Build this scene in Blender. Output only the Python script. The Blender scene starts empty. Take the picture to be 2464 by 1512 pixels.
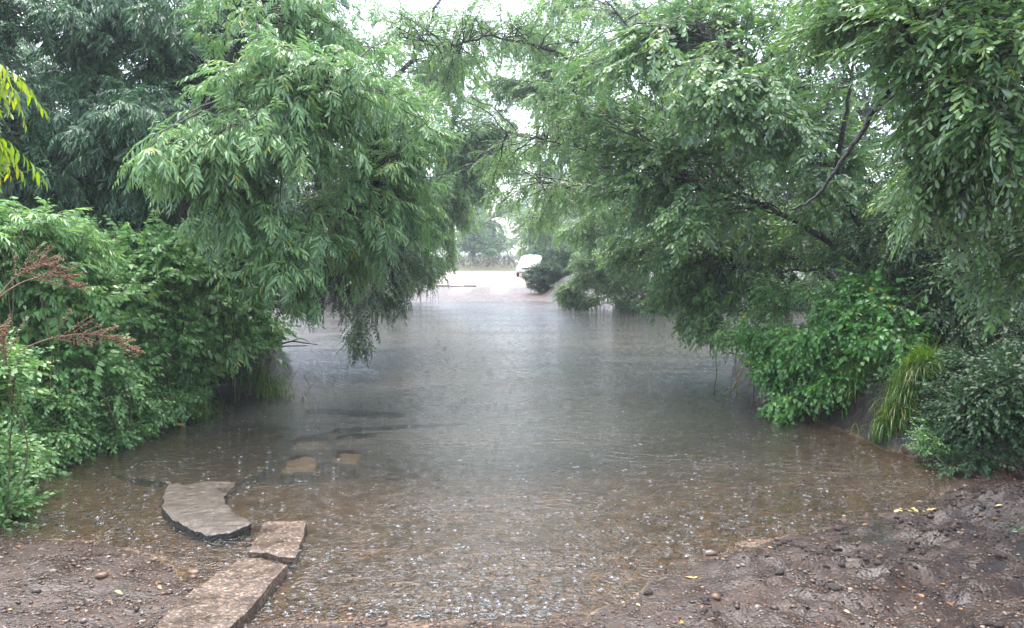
import bpy, math
import numpy as np
from mathutils import Vector

# ------------------------------------------------------------------ camera, sky, sun, exposure
scene = bpy.context.scene
COL = scene.collection
CAM_H = 1.65
HAZE = 0.0016
FPX, CXP, CYP = 1934.0, 1232.0, 756.0          # in units of a 2464 x 1512 picture
PITCH = math.atan((CYP - 622.0) / FPX)
cam_d = bpy.data.cameras.new("camera")
cam = bpy.data.objects.new("camera", cam_d)
COL.objects.link(cam)
cam.location = (0, 0, CAM_H)
cam.rotation_euler = (math.pi / 2 - PITCH, 0, 0)
cam_d.sensor_width = 36.0
cam_d.lens = 36.0 * FPX / 2464.0
cam_d.clip_end = 2000
scene.camera = cam

world = bpy.data.worlds.new("World")
scene.world = world
world.use_nodes = True
wn, wl = world.node_tree.nodes, world.node_tree.links
bg = wn["Background"]
sky = wn.new("ShaderNodeTexSky")
sky.sky_type = 'NISHITA'
sky.sun_disc = False
SUN_EL, SUN_ROT = math.radians(74), math.radians(-25)
sky.sun_elevation = SUN_EL
sky.sun_rotation = SUN_ROT
sky.air_density = 1.0
sky.dust_density = 2.5
hs = wn.new("ShaderNodeHueSaturation")
hs.inputs["Saturation"].default_value = 0.60      # overcast: almost colourless sky
wl.new(sky.outputs[0], hs.inputs["Color"])
wl.new(hs.outputs[0], bg.inputs[0])
bg.inputs[1].default_value = 0.15
sun_d = bpy.data.lights.new("sun", 'SUN')
sun_d.energy = 0.8
sun_d.angle = math.radians(75)
sun_d.color = (1.0, 0.985, 0.96)
sun = bpy.data.objects.new("sun", sun_d)
COL.objects.link(sun)
sdir = Vector((math.sin(SUN_ROT) * math.cos(SUN_EL), math.cos(SUN_ROT) * math.cos(SUN_EL), math.sin(SUN_EL)))
sun.rotation_euler = (-sdir).to_track_quat('-Z', 'Y').to_euler()
scene.view_settings.view_transform = 'Standard'
scene.view_settings.look = 'None'
scene.view_settings.exposure = 2.55
scene.view_settings.gamma = 1.0
scene.render.engine = 'CYCLES'
cy = scene.cycles
cy.max_bounces = 8
cy.diffuse_bounces = 3
cy.glossy_bounces = 3
cy.transmission_bounces = 5
cy.transparent_max_bounces = 12
cy.volume_bounces = 0
cy.use_denoising = True
cy.denoising_prefilter = 'ACCURATE'
cy.caustics_reflective = False
cy.caustics_refractive = False
cy.sample_clamp_indirect = 4.0

# ------------------------------------------------------------------ helpers
rng = np.random.default_rng(7)
_cp, _sp = math.cos(PITCH), math.sin(PITCH)


def ray(px, py):
    a, b = (px - CXP) / FPX, -(py - CYP) / FPX
    return np.array([a, _cp + b * _sp, -_sp + b * _cp])


def P(px, py, Y):
    """the place seen at a picture point, Y metres ahead"""
    d = ray(px, py)
    return np.array([0, 0, CAM_H]) + d * (Y / d[1])


def G(px, py, z=0.0):
    """the place seen at a picture point, at height z"""
    d = ray(px, py)
    return np.array([0, 0, CAM_H]) + d * ((z - CAM_H) / d[2])


_tab = np.random.default_rng(3).random((256, 256))


def vnoise(x, y):
    xi, yi = np.floor(x).astype(int), np.floor(y).astype(int)
    fx, fy = x - xi, y - yi
    fx, fy = fx * fx * (3 - 2 * fx), fy * fy * (3 - 2 * fy)
    a, b = _tab[xi & 255, yi & 255], _tab[(xi + 1) & 255, yi & 255]
    c, d = _tab[xi & 255, (yi + 1) & 255], _tab[(xi + 1) & 255, (yi + 1) & 255]
    return (a * (1 - fx) + b * fx) * (1 - fy) + (c * (1 - fx) + d * fx) * fy - 0.5


def fnoise(x, y, o=4):
    s, amp, out = 1.0, 1.0, 0
    for k in range(o):
        out = out + amp * vnoise(x * s + 17.3 * k, y * s + 5.1 * k)
        s *= 2.03
        amp *= 0.5
    return out


def smooth(a, b, x):
    t = np.clip((x - a) / (b - a), 0, 1)
    return t * t * (3 - 2 * t)


def mesh_obj(name, V, T, mats, midx=None, attrs=None, parent=None, smooth_shade=True):
    V = np.ascontiguousarray(V, dtype=np.float32)
    T = np.ascontiguousarray(T, dtype=np.int32)
    me = bpy.data.meshes.new(name)
    me.vertices.add(len(V))
    me.vertices.foreach_set("co", V.ravel())
    me.loops.add(T.size)
    me.loops.foreach_set("vertex_index", T.ravel())
    me.polygons.add(len(T))
    me.polygons.foreach_set("loop_start", np.arange(0, T.size, T.shape[1], dtype=np.int32))
    for m in (mats if isinstance(mats, (list, tuple)) else [mats]):
        me.materials.append(m)
    if midx is not None:
        me.polygons.foreach_set("material_index", np.ascontiguousarray(midx, dtype=np.int32))
    if attrs:
        for k, a in attrs.items():
            a = np.ascontiguousarray(a, dtype=np.float32)
            if a.ndim == 2:
                at = me.attributes.new(k, 'FLOAT_COLOR', 'POINT')
                at.data.foreach_set("color", np.c_[a, np.ones(len(a), np.float32)].astype(np.float32).ravel())
            else:
                at = me.attributes.new(k, 'FLOAT', 'POINT')
                at.data.foreach_set("value", a)
    me.update(calc_edges=True)
    me.validate()
    if not smooth_shade:
        me.shade_flat()
    o = bpy.data.objects.new(name, me)
    COL.objects.link(o)
    if parent is not None:
        o.parent = parent
    return o


def thing(name, label, cat, loc=(0, 0, 0), group=None, rz=0.0):
    o = bpy.data.objects.new(name, None)
    o.empty_display_size = 0.2
    COL.objects.link(o)
    o.location = loc
    o.rotation_euler = (0, 0, rz)
    return tag(o, label, cat, group)


def tag(o, label, cat, group=None):
    o["label"] = label
    o["category"] = cat
    if group:
        o["group"] = group
    return o


def kind(o, k, label=None, cat=None):
    o["kind"] = k
    if label:
        o["label"] = label
    if cat:
        o["category"] = cat
    return o


def copy_thing(o, loc, rz, scale, label):
    c = o.copy()
    COL.objects.link(c)
    c.location, c.rotation_euler, c.scale = loc, (0, 0, rz), scale
    c["label"] = label
    for ch in list(o.children):
        d = ch.copy()
        COL.objects.link(d)
        d.parent = c
    return c


class MB:
    """collects triangles and builds one mesh"""

    def __init__(self):
        self.V, self.T, self.M, self.A, self.n = [], [], [], [], 0

    def add(self, V, T, m=0, tint=0.5):
        V = np.asarray(V, float).reshape(-1, 3)
        T = np.asarray(T, int).reshape(-1, 3)
        self.V.append(V)
        self.T.append(T + self.n)
        self.M.append(np.full(len(T), m) if np.isscalar(m) else m)
        self.A.append(np.full(len(V), tint) if np.isscalar(tint) else tint)
        self.n += len(V)

    def quads(self, V, Q, m=0, tint=0.5):
        Q = np.asarray(Q)
        self.add(V, np.r_[Q[:, [0, 1, 2]], Q[:, [0, 2, 3]]], m, tint)

    def tube(self, pts, radii, n=6, m=0, tint=0.5, cap=True):
        V, T = tube(pts, radii, n, cap)
        self.add(V, T, m, tint)

    def box(self, c, s, m=0, tint=0.5, bev=0.0):
        c, s = np.asarray(c, float), np.asarray(s, float) / 2
        b = min(bev, *(s * 0.9))
        if b <= 0:
            V = np.array([[x, y, z] for x in (-1, 1) for y in (-1, 1) for z in (-1, 1)]) * s + c
            self.quads(V, [[0, 1, 3, 2], [4, 6, 7, 5], [0, 4, 5, 1], [2, 3, 7, 6], [0, 2, 6, 4], [1, 5, 7, 3]], m, tint)
        else:
            bm_hull(self, c, s, b, m, tint)

    def build(self, name, mats, parent=None, smooth_shade=True):
        V = np.concatenate(self.V)
        return mesh_obj(name, V, np.concatenate(self.T), mats, np.concatenate(self.M), {"tint": np.concatenate(self.A)}, parent, smooth_shade)


def bm_hull(mb, c, s, b, m, tint):
    import bmesh
    bm = bmesh.new()
    bmesh.ops.create_cube(bm, size=2)
    for v in bm.verts:
        v.co = Vector((v.co.x * s[0], v.co.y * s[1], v.co.z * s[2]))
    bmesh.ops.bevel(bm, geom=bm.edges[:], offset=b, segments=2, affect='EDGES', profile=0.6)
    bmesh.ops.triangulate(bm, faces=bm.faces[:])
    bm.verts.index_update()
    V = np.array([v.co[:] for v in bm.verts]) + c
    T = np.array([[v.index for v in f.verts] for f in bm.faces])
    bm.free()
    mb.add(V, T, m, tint)


def tube(pts, radii, n=6, cap=True):
    pts = np.asarray(pts, float)
    K = len(pts)
    radii = np.broadcast_to(np.asarray(radii, float), (K,))
    tan = np.gradient(pts, axis=0)
    tan /= np.linalg.norm(tan, axis=1, keepdims=True) + 1e-9
    ref = np.array([0, 0, 1.0]) if abs(tan[:, 2]).mean() < 0.75 else np.array([1.0, 0, 0])
    a = np.cross(tan, ref)
    a /= np.linalg.norm(a, axis=1, keepdims=True) + 1e-9
    b = np.cross(tan, a)
    th = np.arange(n) / n * 2 * math.pi
    V = (pts[:, None] + radii[:, None, None] * (np.cos(th)[None, :, None] * a[:, None] + np.sin(th)[None, :, None] * b[:, None])).reshape(-1, 3)
    i, j = np.meshgrid(np.arange(K - 1), np.arange(n), indexing='ij')
    i, j = i.ravel(), j.ravel()
    q = np.c_[i * n + j, i * n + (j + 1) % n, (i + 1) * n + (j + 1) % n, (i + 1) * n + j]
    T = np.r_[q[:, [0, 1, 2]], q[:, [0, 2, 3]]]
    if cap:
        k = np.arange(1, n - 1)
        e = (K - 1) * n
        T = np.r_[T, np.c_[0 * k, k + 1, k], np.c_[0 * k + e, e + k, e + k + 1]]
    return V, T


def spline(pts, n):
    """smooth polyline through the points"""
    pts = np.asarray(pts, float)
    K = len(pts)
    ext = np.r_[[2 * pts[0] - pts[1]], pts, [2 * pts[-1] - pts[-2]]]
    u = np.linspace(0, K - 1 - 1e-9, n)
    i = np.floor(u).astype(int)
    t = (u - i)[:, None]
    p0, p1, p2, p3 = ext[i], ext[i + 1], ext[i + 2], ext[i + 3]
    return 0.5 * (2 * p1 + (p2 - p0) * t + (2 * p0 - 5 * p1 + 4 * p2 - p3) * t ** 2 + (3 * p1 - p0 - 3 * p2 + p3) * t ** 3)


# ------------------------------------------------------------------ materials
def new_mat(name):
    m = bpy.data.materials.new(name)
    m.use_nodes = True
    nt = m.node_tree
    for n in list(nt.nodes):
        nt.nodes.remove(n)
    return m, nt.nodes, nt.links


def N(nodes, t, **kw):
    n = nodes.new("ShaderNode" + t)
    for k, v in kw.items():
        setattr(n, k, v)
    return n


def ramp(nodes, stops):
    r = nodes.new("ShaderNodeValToRGB")
    e = r.color_ramp.elements
    while len(e) < len(stops):
        e.new(0.5)
    for k, (p, c) in enumerate(stops):
        e[k].position = p
        e[k].color = (*c, 1)
    return r


def fresh(c, sat=1.22, val=1.12):
    g = 0.3 * c[0] + 0.6 * c[1] + 0.1 * c[2]
    return tuple(max(0.004, val * (g + sat * (x - g))) for x in c)


def leaf_mat(name, stops, under, rough=0.30, transl=0.30, spec=0.6):
    stops, under = [(p_, fresh(c)) for p_, c in stops], fresh(under)
    m, n, l = new_mat(name)
    out = N(n, "OutputMaterial")
    at = N(n, "Attribute", attribute_name="tint")
    r = ramp(n, stops)
    l.new(at.outputs["Fac"], r.inputs[0])
    geo = N(n, "NewGeometry")
    mx = N(n, "Mix", data_type='RGBA')
    mf = N(n, "Math", operation='MULTIPLY')
    mf.inputs[1].default_value = 0.75
    l.new(geo.outputs["Backfacing"], mf.inputs[0])
    l.new(mf.outputs[0], mx.inputs["Factor"])
    l.new(r.outputs[0], mx.inputs["A"])
    mx.inputs["B"].default_value = (*under, 1)
    p = N(n, "BsdfPrincipled")
    l.new(mx.outputs["Result"], p.inputs["Base Color"])
    p.inputs["Roughness"].default_value = rough
    p.inputs["Specular IOR Level"].default_value = spec
    t = N(n, "BsdfTranslucent")
    hsv = N(n, "HueSaturation")
    hsv.inputs["Value"].default_value = 1.6
    hsv.inputs["Saturation"].default_value = 1.15
    hsv.inputs["Hue"].default_value = 0.485
    l.new(r.outputs[0], hsv.inputs["Color"])
    l.new(hsv.outputs[0], t.inputs[0])
    ms = N(n, "MixShader")
    ms.inputs[0].default_value = transl
    l.new(p.outputs[0], ms.inputs[1])
    l.new(t.outputs[0], ms.inputs[2])
    l.new(ms.outputs[0], out.inputs[0])
    return m


def rough_mat(name, c1, c2, scale, rough=0.7, bump=0.3, c3=None, bscale=None, spec=0.5, tint=False):
    m, n, l = new_mat(name)
    out = N(n, "OutputMaterial")
    p = N(n, "BsdfPrincipled")
    tc = N(n, "TexCoord")
    ns = N(n, "TexNoise")
    ns.inputs["Scale"].default_value = scale
    ns.inputs["Detail"].default_value = 8
    ns.inputs["Roughness"].default_value = 0.65
    l.new(tc.outputs["Object"], ns.inputs["Vector"])
    st = [(0.32, c1), (0.68, c2)] if c3 is None else [(0.3, c1), (0.52, c2), (0.72, c3)]
    r = ramp(n, st)
    l.new(ns.outputs["Fac"], r.inputs[0])
    if tint:
        at = N(n, "Attribute", attribute_name="tint")
        rr = ramp(n, tint)
        l.new(at.outputs["Fac"], rr.inputs[0])
        mx = N(n, "Mix", data_type='RGBA', blend_type='MULTIPLY')
        mx.inputs["Factor"].default_value = 1.0
        l.new(r.outputs[0], mx.inputs["A"])
        l.new(rr.outputs[0], mx.inputs["B"])
        l.new(mx.outputs["Result"], p.inputs["Base Color"])
    else:
        l.new(r.outputs[0], p.inputs["Base Color"])
    n2 = N(n, "TexNoise")
    n2.inputs["Scale"].default_value = bscale or scale * 3
    n2.inputs["Detail"].default_value = 6
    l.new(tc.outputs["Object"], n2.inputs["Vector"])
    b = N(n, "Bump")
    b.inputs["Strength"].default_value = bump
    b.inputs["Distance"].default_value = 0.03
    l.new(n2.outputs["Fac"], b.inputs["Height"])
    l.new(b.outputs[0], p.inputs["Normal"])
    p.inputs["Roughness"].default_value = rough
    p.inputs["Specular IOR Level"].default_value = spec
    l.new(p.outputs[0], out.inputs[0])
    return m


def plain_mat(name, c, rough=0.4, metal=0.0, coat=0.0, trans=0.0, spec=0.5):
    m, n, l = new_mat(name)
    out = N(n, "OutputMaterial")
    p = N(n, "BsdfPrincipled")
    tc = N(n, "TexCoord")
    ns = N(n, "TexNoise")
    ns.inputs["Scale"].default_value = 9
    l.new(tc.outputs["Object"], ns.inputs["Vector"])
    r = ramp(n, [(0.3, tuple(x * 0.88 for x in c)), (0.7, c)])
    l.new(ns.outputs["Fac"], r.inputs[0])
    l.new(r.outputs[0], p.inputs["Base Color"])
    p.inputs["Roughness"].default_value = rough
    p.inputs["Metallic"].default_value = metal
    p.inputs["Coat Weight"].default_value = coat
    p.inputs["Transmission Weight"].default_value = trans
    p.inputs["Specular IOR Level"].default_value = spec
    l.new(p.outputs[0], out.inputs[0])
    return m


YEL = (0.34, 0.27, 0.05)
M = {}
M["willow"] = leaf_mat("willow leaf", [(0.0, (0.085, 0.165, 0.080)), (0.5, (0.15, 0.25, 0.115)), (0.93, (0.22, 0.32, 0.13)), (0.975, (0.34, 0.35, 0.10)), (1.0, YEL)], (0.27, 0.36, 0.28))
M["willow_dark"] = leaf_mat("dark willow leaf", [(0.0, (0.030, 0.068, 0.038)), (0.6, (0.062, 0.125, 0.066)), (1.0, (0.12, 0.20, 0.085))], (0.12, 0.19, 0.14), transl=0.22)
M["willow_yellow"] = leaf_mat("yellowing willow leaf", [(0.0, (0.10, 0.20, 0.04)), (0.6, (0.18, 0.28, 0.05)), (1.0, (0.38, 0.36, 0.05))], (0.22, 0.30, 0.10), transl=0.4)
M["sallow"] = leaf_mat("sallow leaf", [(0.0, (0.050, 0.105, 0.046)), (0.5, (0.095, 0.170, 0.076)), (0.95, (0.17, 0.26, 0.09)), (0.985, (0.28, 0.31, 0.07)), (1.0, YEL)], (0.24, 0.31, 0.25))
M["nettle"] = leaf_mat("nettle leaf", [(0.0, (0.08, 0.165, 0.065)), (0.6, (0.18, 0.30, 0.13)), (0.96, (0.28, 0.40, 0.18)), (0.985, (0.36, 0.31, 0.13)), (1.0, (0.42, 0.36, 0.16))], (0.11, 0.20, 0.11))
M["bindweed"] = leaf_mat("bindweed leaf", [(0.0, (0.050, 0.135, 0.042)), (0.6, (0.10, 0.225, 0.07)), (0.97, (0.17, 0.30, 0.09)), (0.99, (0.5, 0.4, 0.08)), (1.0, (0.55, 0.42, 0.1))], (0.12, 0.22, 0.11))
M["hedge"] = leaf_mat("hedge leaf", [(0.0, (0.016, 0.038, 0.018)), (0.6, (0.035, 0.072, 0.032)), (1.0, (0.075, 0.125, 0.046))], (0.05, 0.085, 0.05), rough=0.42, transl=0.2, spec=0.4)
M["pale"] = leaf_mat("pale bush leaf", [(0.0, (0.07, 0.12, 0.05)), (0.6, (0.12, 0.19, 0.08)), (0.9, (0.18, 0.24, 0.09)), (1.0, (0.32, 0.29, 0.10))], (0.15, 0.20, 0.12))
M["birch"] = leaf_mat("birch leaf", [(0.0, (0.075, 0.135, 0.065)), (0.6, (0.15, 0.235, 0.11)), (1.0, (0.25, 0.34, 0.15))], (0.24, 0.31, 0.22), transl=0.45)
M["pine"] = leaf_mat("pine needle", [(0.0, (0.03, 0.055, 0.03)), (1.0, (0.06, 0.095, 0.05))], (0.05, 0.08, 0.045), transl=0.1)
M["heath"] = leaf_mat("heather", [(0.0, (0.07, 0.055, 0.045)), (0.5, (0.11, 0.085, 0.06)), (1.0, (0.11, 0.13, 0.06))], (0.09, 0.07, 0.05), transl=0.1)
M["grass"] = leaf_mat("grass blade", [(0.0, (0.05, 0.11, 0.03)), (0.6, (0.085, 0.16, 0.045)), (1.0, (0.22, 0.21, 0.09))], (0.09, 0.15, 0.05))
M["twig"] = rough_mat("green brown twig", (0.055, 0.055, 0.026), (0.11, 0.095, 0.042), 30, 0.55, 0.1)
M["bark"] = rough_mat("wet bark", (0.010, 0.009, 0.008), (0.036, 0.031, 0.025), 14, 0.55, 0.8, bscale=40)
M["bark_pine"] = rough_mat("pine bark", (0.10, 0.075, 0.055), (0.22, 0.165, 0.12), 5, 0.7, 0.6)
M["dead"] = rough_mat("dead stem", (0.16, 0.13, 0.05), (0.28, 0.23, 0.09), 20, 0.6, 0.2)
M["rust"] = rough_mat("rust brown dock seed", (0.14, 0.075, 0.038), (0.30, 0.16, 0.08), 40, 0.6, 0.2)
M["drystem"] = rough_mat("dry reddish twig", (0.14, 0.07, 0.04), (0.26, 0.14, 0.09), 40, 0.6, 0.2)
M["concrete"] = rough_mat("wet worn concrete", (0.036, 0.028, 0.020), (0.080, 0.063, 0.047), 16, 0.42, 0.35, c3=(0.12, 0.096, 0.074), bscale=70)
M["dark_edge"] = rough_mat("wet concrete edge darkened with shade", (0.008, 0.009, 0.007), (0.045, 0.042, 0.032), 25, 0.35, 0.8)  # wet sides; the slab's undercut shade is put into this dark colour
M["silted"] = rough_mat("silted sunken stone", (0.16, 0.118, 0.075), (0.30, 0.225, 0.145), 9, 0.5, 0.4)
def aggregate_mat():
    m, n, l = new_mat("pebbly aggregate concrete")
    out = N(n, "OutputMaterial")
    p = N(n, "BsdfPrincipled")
    tc = N(n, "TexCoord")
    vo = N(n, "TexVoronoi")
    vo.inputs["Scale"].default_value = 85
    l.new(tc.outputs["Object"], vo.inputs["Vector"])
    sc_ = N(n, "SeparateColor")
    l.new(vo.outputs["Color"], sc_.inputs[0])
    r = ramp(n, [(0.0, (0.034, 0.024, 0.018)), (0.4, (0.082, 0.055, 0.039)), (0.7, (0.135, 0.086, 0.057)), (0.88, (0.19, 0.13, 0.09)), (1.0, (0.30, 0.24, 0.19))])
    l.new(sc_.outputs[0], r.inputs[0])
    ns = N(n, "TexNoise")
    ns.inputs["Scale"].default_value = 6
    ns.inputs["Detail"].default_value = 6
    l.new(tc.outputs["Object"], ns.inputs["Vector"])
    r2 = ramp(n, [(0.32, (0.5, 0.5, 0.48)), (0.62, (1.0, 0.97, 0.93))])
    l.new(ns.outputs["Fac"], r2.inputs[0])
    mx = N(n, "Mix", data_type='RGBA', blend_type='MULTIPLY')
    mx.inputs["Factor"].default_value = 1
    l.new(r.outputs[0], mx.inputs["A"])
    l.new(r2.outputs[0], mx.inputs["B"])
    l.new(mx.outputs["Result"], p.inputs["Base Color"])
    b = N(n, "Bump")
    b.inputs["Strength"].default_value = 0.35
    b.inputs["Distance"].default_value = 0.005
    b.invert = True
    l.new(vo.outputs["Distance"], b.inputs["Height"])
    l.new(b.outputs[0], p.inputs["Normal"])
    rr = ramp(n, [(0.4, (0.34,) * 3), (0.6, (0.6,) * 3)])
    l.new(ns.outputs["Fac"], rr.inputs[0])
    l.new(rr.outputs[0], p.inputs["Roughness"])
    l.new(p.outputs[0], out.inputs[0])
    return m


M["pebbly"] = aggregate_mat()
M["stone"] = rough_mat("wet pebble", (0.6, 0.55, 0.5), (1.0, 1.0, 1.0), 60, 0.3, 0.15,
                       tint=[(0.0, (0.045, 0.03, 0.022)), (0.35, (0.12, 0.075, 0.05)), (0.6, (0.20, 0.11, 0.065)), (0.8, (0.20, 0.17, 0.15)), (0.95, (0.27, 0.20, 0.145)), (1.0, (0.42, 0.35, 0.28))])
M["litter"] = leaf_mat("fallen leaf", [(0.0, (0.10, 0.045, 0.025)), (0.4, (0.22, 0.11, 0.05)), (0.8, (0.42, 0.30, 0.12)), (1.0, (0.62, 0.50, 0.25))], (0.3, 0.2, 0.1), rough=0.45, transl=0.1)
M["splash"] = None

# ------------------------------------------------------------------ the shape of the ground
shore_px = [(-300, 1292), (0, 1300), (110, 1296), (200, 1304), (300, 1316), (370, 1340), (430, 1375), (480, 1425), (560, 1492), (700, 1500), (850, 1496), (1000, 1508), (1150, 1500), (1300, 1503), (1400, 1485),
            (1440, 1462), (1520, 1440), (1555, 1400), (1640, 1372), (1690, 1345), (1800, 1322), (1880, 1290), (1960, 1278), (2010, 1256), (2090, 1250),
            (2160, 1222), (2235, 1206), (2272, 1180), (2290, 1150), (2255, 1120), (2180, 1094), (2120, 1080), (2060, 1048), (1990, 1024), (1950, 1008), (1880, 985),
            (1820, 968), (1775, 942), (1752, 905), (1765, 880), (1800, 868)]
SH = [G(*p)[:2] for p in shore_px]
SH += [np.array(p) for p in [(6.0, 13.6), (9, 15), (16, 17), (40, 19), (40, 27), (16, 25.6), (9.5, 25.2), (5.5, 26.4), (3.2, 26.2), (2.1, 28.2), (1.4, 30.6)]]
SH += [G(1290, 726)[:2], G(1160, 725)[:2], G(1030, 725.5)[:2]]
SH += [np.array(p) for p in [(-4.2, 29.5), (-5.4, 26), (-8, 23.5), (-16, 22), (-40, 22), (-40, 14.5), (-14, 13), (-7, 12.2), (-4.2, 12.0)]]
SH += [G(*p)[:2] for p in [(690, 850), (706, 890), (702, 925), (660, 945), (612, 957), (520, 968), (455, 985), (405, 1003), (330, 1034), (270, 1056), (200, 1082), (130, 1100), (60, 1124), (20, 1150), (0, 1210), (-60, 1235), (-300, 1250)]]
SH = np.array(SH)


def shore_dist(x, y):
    """signed distance to the water's edge, negative in the water"""
    p = np.stack([x, y], -1).reshape(-1, 2)
    out = np.full(len(p), 1e9)
    ins = np.zeros(len(p), bool)
    A, B = SH, np.roll(SH, -1, 0)
    for a, b in zip(A, B):
        ab = b - a
        t = np.clip(((p - a) @ ab) / (ab @ ab + 1e-12), 0, 1)
        d = np.linalg.norm(p - a - t[:, None] * ab, axis=1)
        out = np.minimum(out, d)
        c = (a[1] > p[:, 1]) != (b[1] > p[:, 1])
        xi = a[0] + (p[:, 1] - a[1]) / (b[1] - a[1] + 1e-12) * (b[0] - a[0])
        ins ^= c & (p[:, 0] < xi)
    return np.where(ins, -out, out).reshape(x.shape)


PUD = G(2115, 1300, 0.045)


def ground_z(x, y):
    x, y = np.asarray(x, float), np.asarray(y, float)
    sd = shore_dist(x, y) + 0.06 * fnoise(x * 3.1, y * 3.1, 3) * smooth(30, 8, y) + 0.03 * fnoise(x * 13, y * 13, 2) * smooth(12, 5, y) + 0.22 * fnoise(x * 2.3 + 4, y * 4.1, 3) * smooth(.6, 1.5, x) * smooth(5.7, 5.0, y)
    near = smooth(6.9, 5.9, y)                                        # gravel and mud on this side
    left = smooth(-1.6, -2.6, x)
    near = np.where(x < 0, smooth(5.6, 5.0, y), smooth(6.3, 5.7, y))
    far = smooth(27.0, 28.5, y) * smooth(-4.6, -3.6, x) * smooth(2.4, 1.2, x)
    far = np.maximum(far, smooth(36, 40, y))
    # steep cut banks
    bank_h = 0.55 + 0.18 * fnoise(x * 0.5 + 9, y * 0.5, 2)
    zb = bank_h * smooth(0.0, 0.42, sd) + 0.25 * smooth(0.4, 3.0, sd) + 0.10 * fnoise(x * 1.2, y * 1.2, 3) * smooth(0.2, 0.8, sd)
    # near gravel / mud
    sp = np.maximum(sd, 0)
    zn = 0.10 * (1 - np.exp(-sp / 0.9)) + 0.02 * sp
    mud = smooth(0.3, 1.4, x)
    lump = fnoise(x * 3.3, y * 3.3, 3)
    zn = zn + smooth(0.0, 0.35, sp) * (mud * (0.085 * lump + 0.085 * np.maximum(fnoise(x * 7 + 3, y * 7, 2), 0)) + (1 - mud) * (0.035 * lump + 0.03 * np.maximum(fnoise(x * 8 + 3, y * 8, 2), 0)))
    rut = np.exp(-((x - (2.15 + 0.20 * (y - 4))) / 0.16) ** 2) * smooth(5.2, 4.6, y)
    zn = zn - 0.05 * rut * mud
    hole = 0.6 * np.exp(-(((x - G(2405, 1382, .06)[0]) / 0.10) ** 2 + ((y - G(2405, 1382, .06)[1]) / 0.06) ** 2))
    zn = zn - 0.12 * hole
    pud = np.exp(-((((x - PUD[0]) / 0.17) ** 2 + ((y - PUD[1]) / 0.17) ** 2) ** 1.5))
    zn = zn * (1 - 0.85 * pud) + (0.02) * pud
    # far track rising to the road
    zf = np.interp(y, [28, 31, 33, 40, 55, 70, 75, 79, 84, 110, 200, 900], [0, 0, .09, .24, .40, .456, .55, 1.0, 1.4, 2.2, 4, 8])
    side = np.maximum(smooth(-4.2, -7.5, x), smooth(2.0, 4.6, x)) * smooth(60, 46, y)
    zf = zf + 0.5 * side + (0.02 * fnoise(x * 0.8, y * 0.8, 3)) * smooth(30, 33, y)
    zo = zb * (1 - near) + zn * near
    zo = zo * (1 - far) + np.minimum(zf, 0.5 * np.maximum(sd, 0) + 0.0 + zf * smooth(0, 3, sd)) * far
    depth = 0.07 * (1 - np.exp(sd / 0.8)) + 0.30 * smooth(0.3, 3.2, -sd) * smooth(4.9, 8.6, y)
    steep = 1 - np.maximum(near, far)
    depth = depth + steep * 0.18 * smooth(0.0, 0.9, -sd) * smooth(6.5, 9.5, y)
    bed = -depth + 0.02 * fnoise(x * 4, y * 4, 3) * smooth(0.05, 0.5, -sd)
    return np.where(sd > 0, zo, np.minimum(bed, -0.002))


def axis(segs):
    out = []
    for a, b, s in segs:
        out.append(np.arange(a, b, s))
    return np.concatenate(out)


def geo_axis(a, b, s, k):
    v, out = a, []
    while v < b:
        out.append(v)
        v += s
        s *= k
    return np.array(out)


gy = np.r_[np.arange(-12, 2.6, 0.5), np.arange(2.6, 5.6, 0.019), geo_axis(5.6, 700, 0.026, 1.022)]
gxp = np.r_[np.arange(0, 3.2, 0.024), geo_axis(3.2, 420, 0.035, 1.045)]
gx = np.r_[-gxp[:0:-1], gxp]
X, Y = np.meshgrid(gx, gy)
Z = ground_z(X, Y)
nx, ny = len(gx), len(gy)
V = np.stack([X, Y, Z], -1).reshape(-1, 3)
i, j = np.meshgrid(np.arange(ny - 1), np.arange(nx - 1), indexing='ij')
q = (i * nx + j).ravel()
Q = np.c_[q, q + 1, q + nx + 1, q + nx]
SD = shore_dist(X, Y).ravel()
xf, yf = V[:, 0], V[:, 1]
# what the ground is made of, place by place
c_mud = np.array([0.028, 0.0155, 0.0100])
c_gravel = np.array([0.038, 0.025, 0.0185])
c_bed = np.array([0.115, 0.083, 0.056])
c_soil = np.array([0.016, 0.0125, 0.010])
c_sand = np.array([0.29, 0.235, 0.21])
c_track = np.array([0.062, 0.037, 0.029])
c_green = np.array([0.075, 0.085, 0.035])


def mixc(a, b, t):
    return a * (1 - t)[:, None] + b * t[:, None]


gc = mixc(np.tile(c_gravel, (len(V), 1)), c_mud, smooth(0.2, 1.5, xf))
nearf = np.where(xf < 0, smooth(5.6, 5.0, yf), smooth(6.3, 5.7, yf))
gc = mixc(gc, c_soil, 1 - nearf)
fart = smooth(28, 29, yf)
tr = mixc(np.tile(c_track, (len(V), 1)), c_sand, smooth(38.5, 42, yf + 1.5 * fnoise(xf * .6, yf * .6, 3)))
wheel = np.exp(-((xf + 2.35) / .35) ** 2) + np.exp(-((xf + 0.55) / .35) ** 2)
tr = mixc(tr, c_sand, np.clip(wheel * smooth(33, 38, yf), 0, 0.8))
onroad = fart * smooth(-4.8, -3.9, xf - (yf > 41) * 12) if False else fart
roadw = smooth(-5.2, -4.2, xf + smooth(40, 44, yf) * 14) * smooth(1.9, 1.1, xf - smooth(44, 50, yf) * 12) * smooth(73, 71, yf)
gc = mixc(gc, tr, fart * roadw)
gc = mixc(gc, c_green, smooth(71, 73, yf))
gc = mixc(gc, c_bed, (SD < 0.02) * smooth(12, 6, yf) * 1.0)


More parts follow.
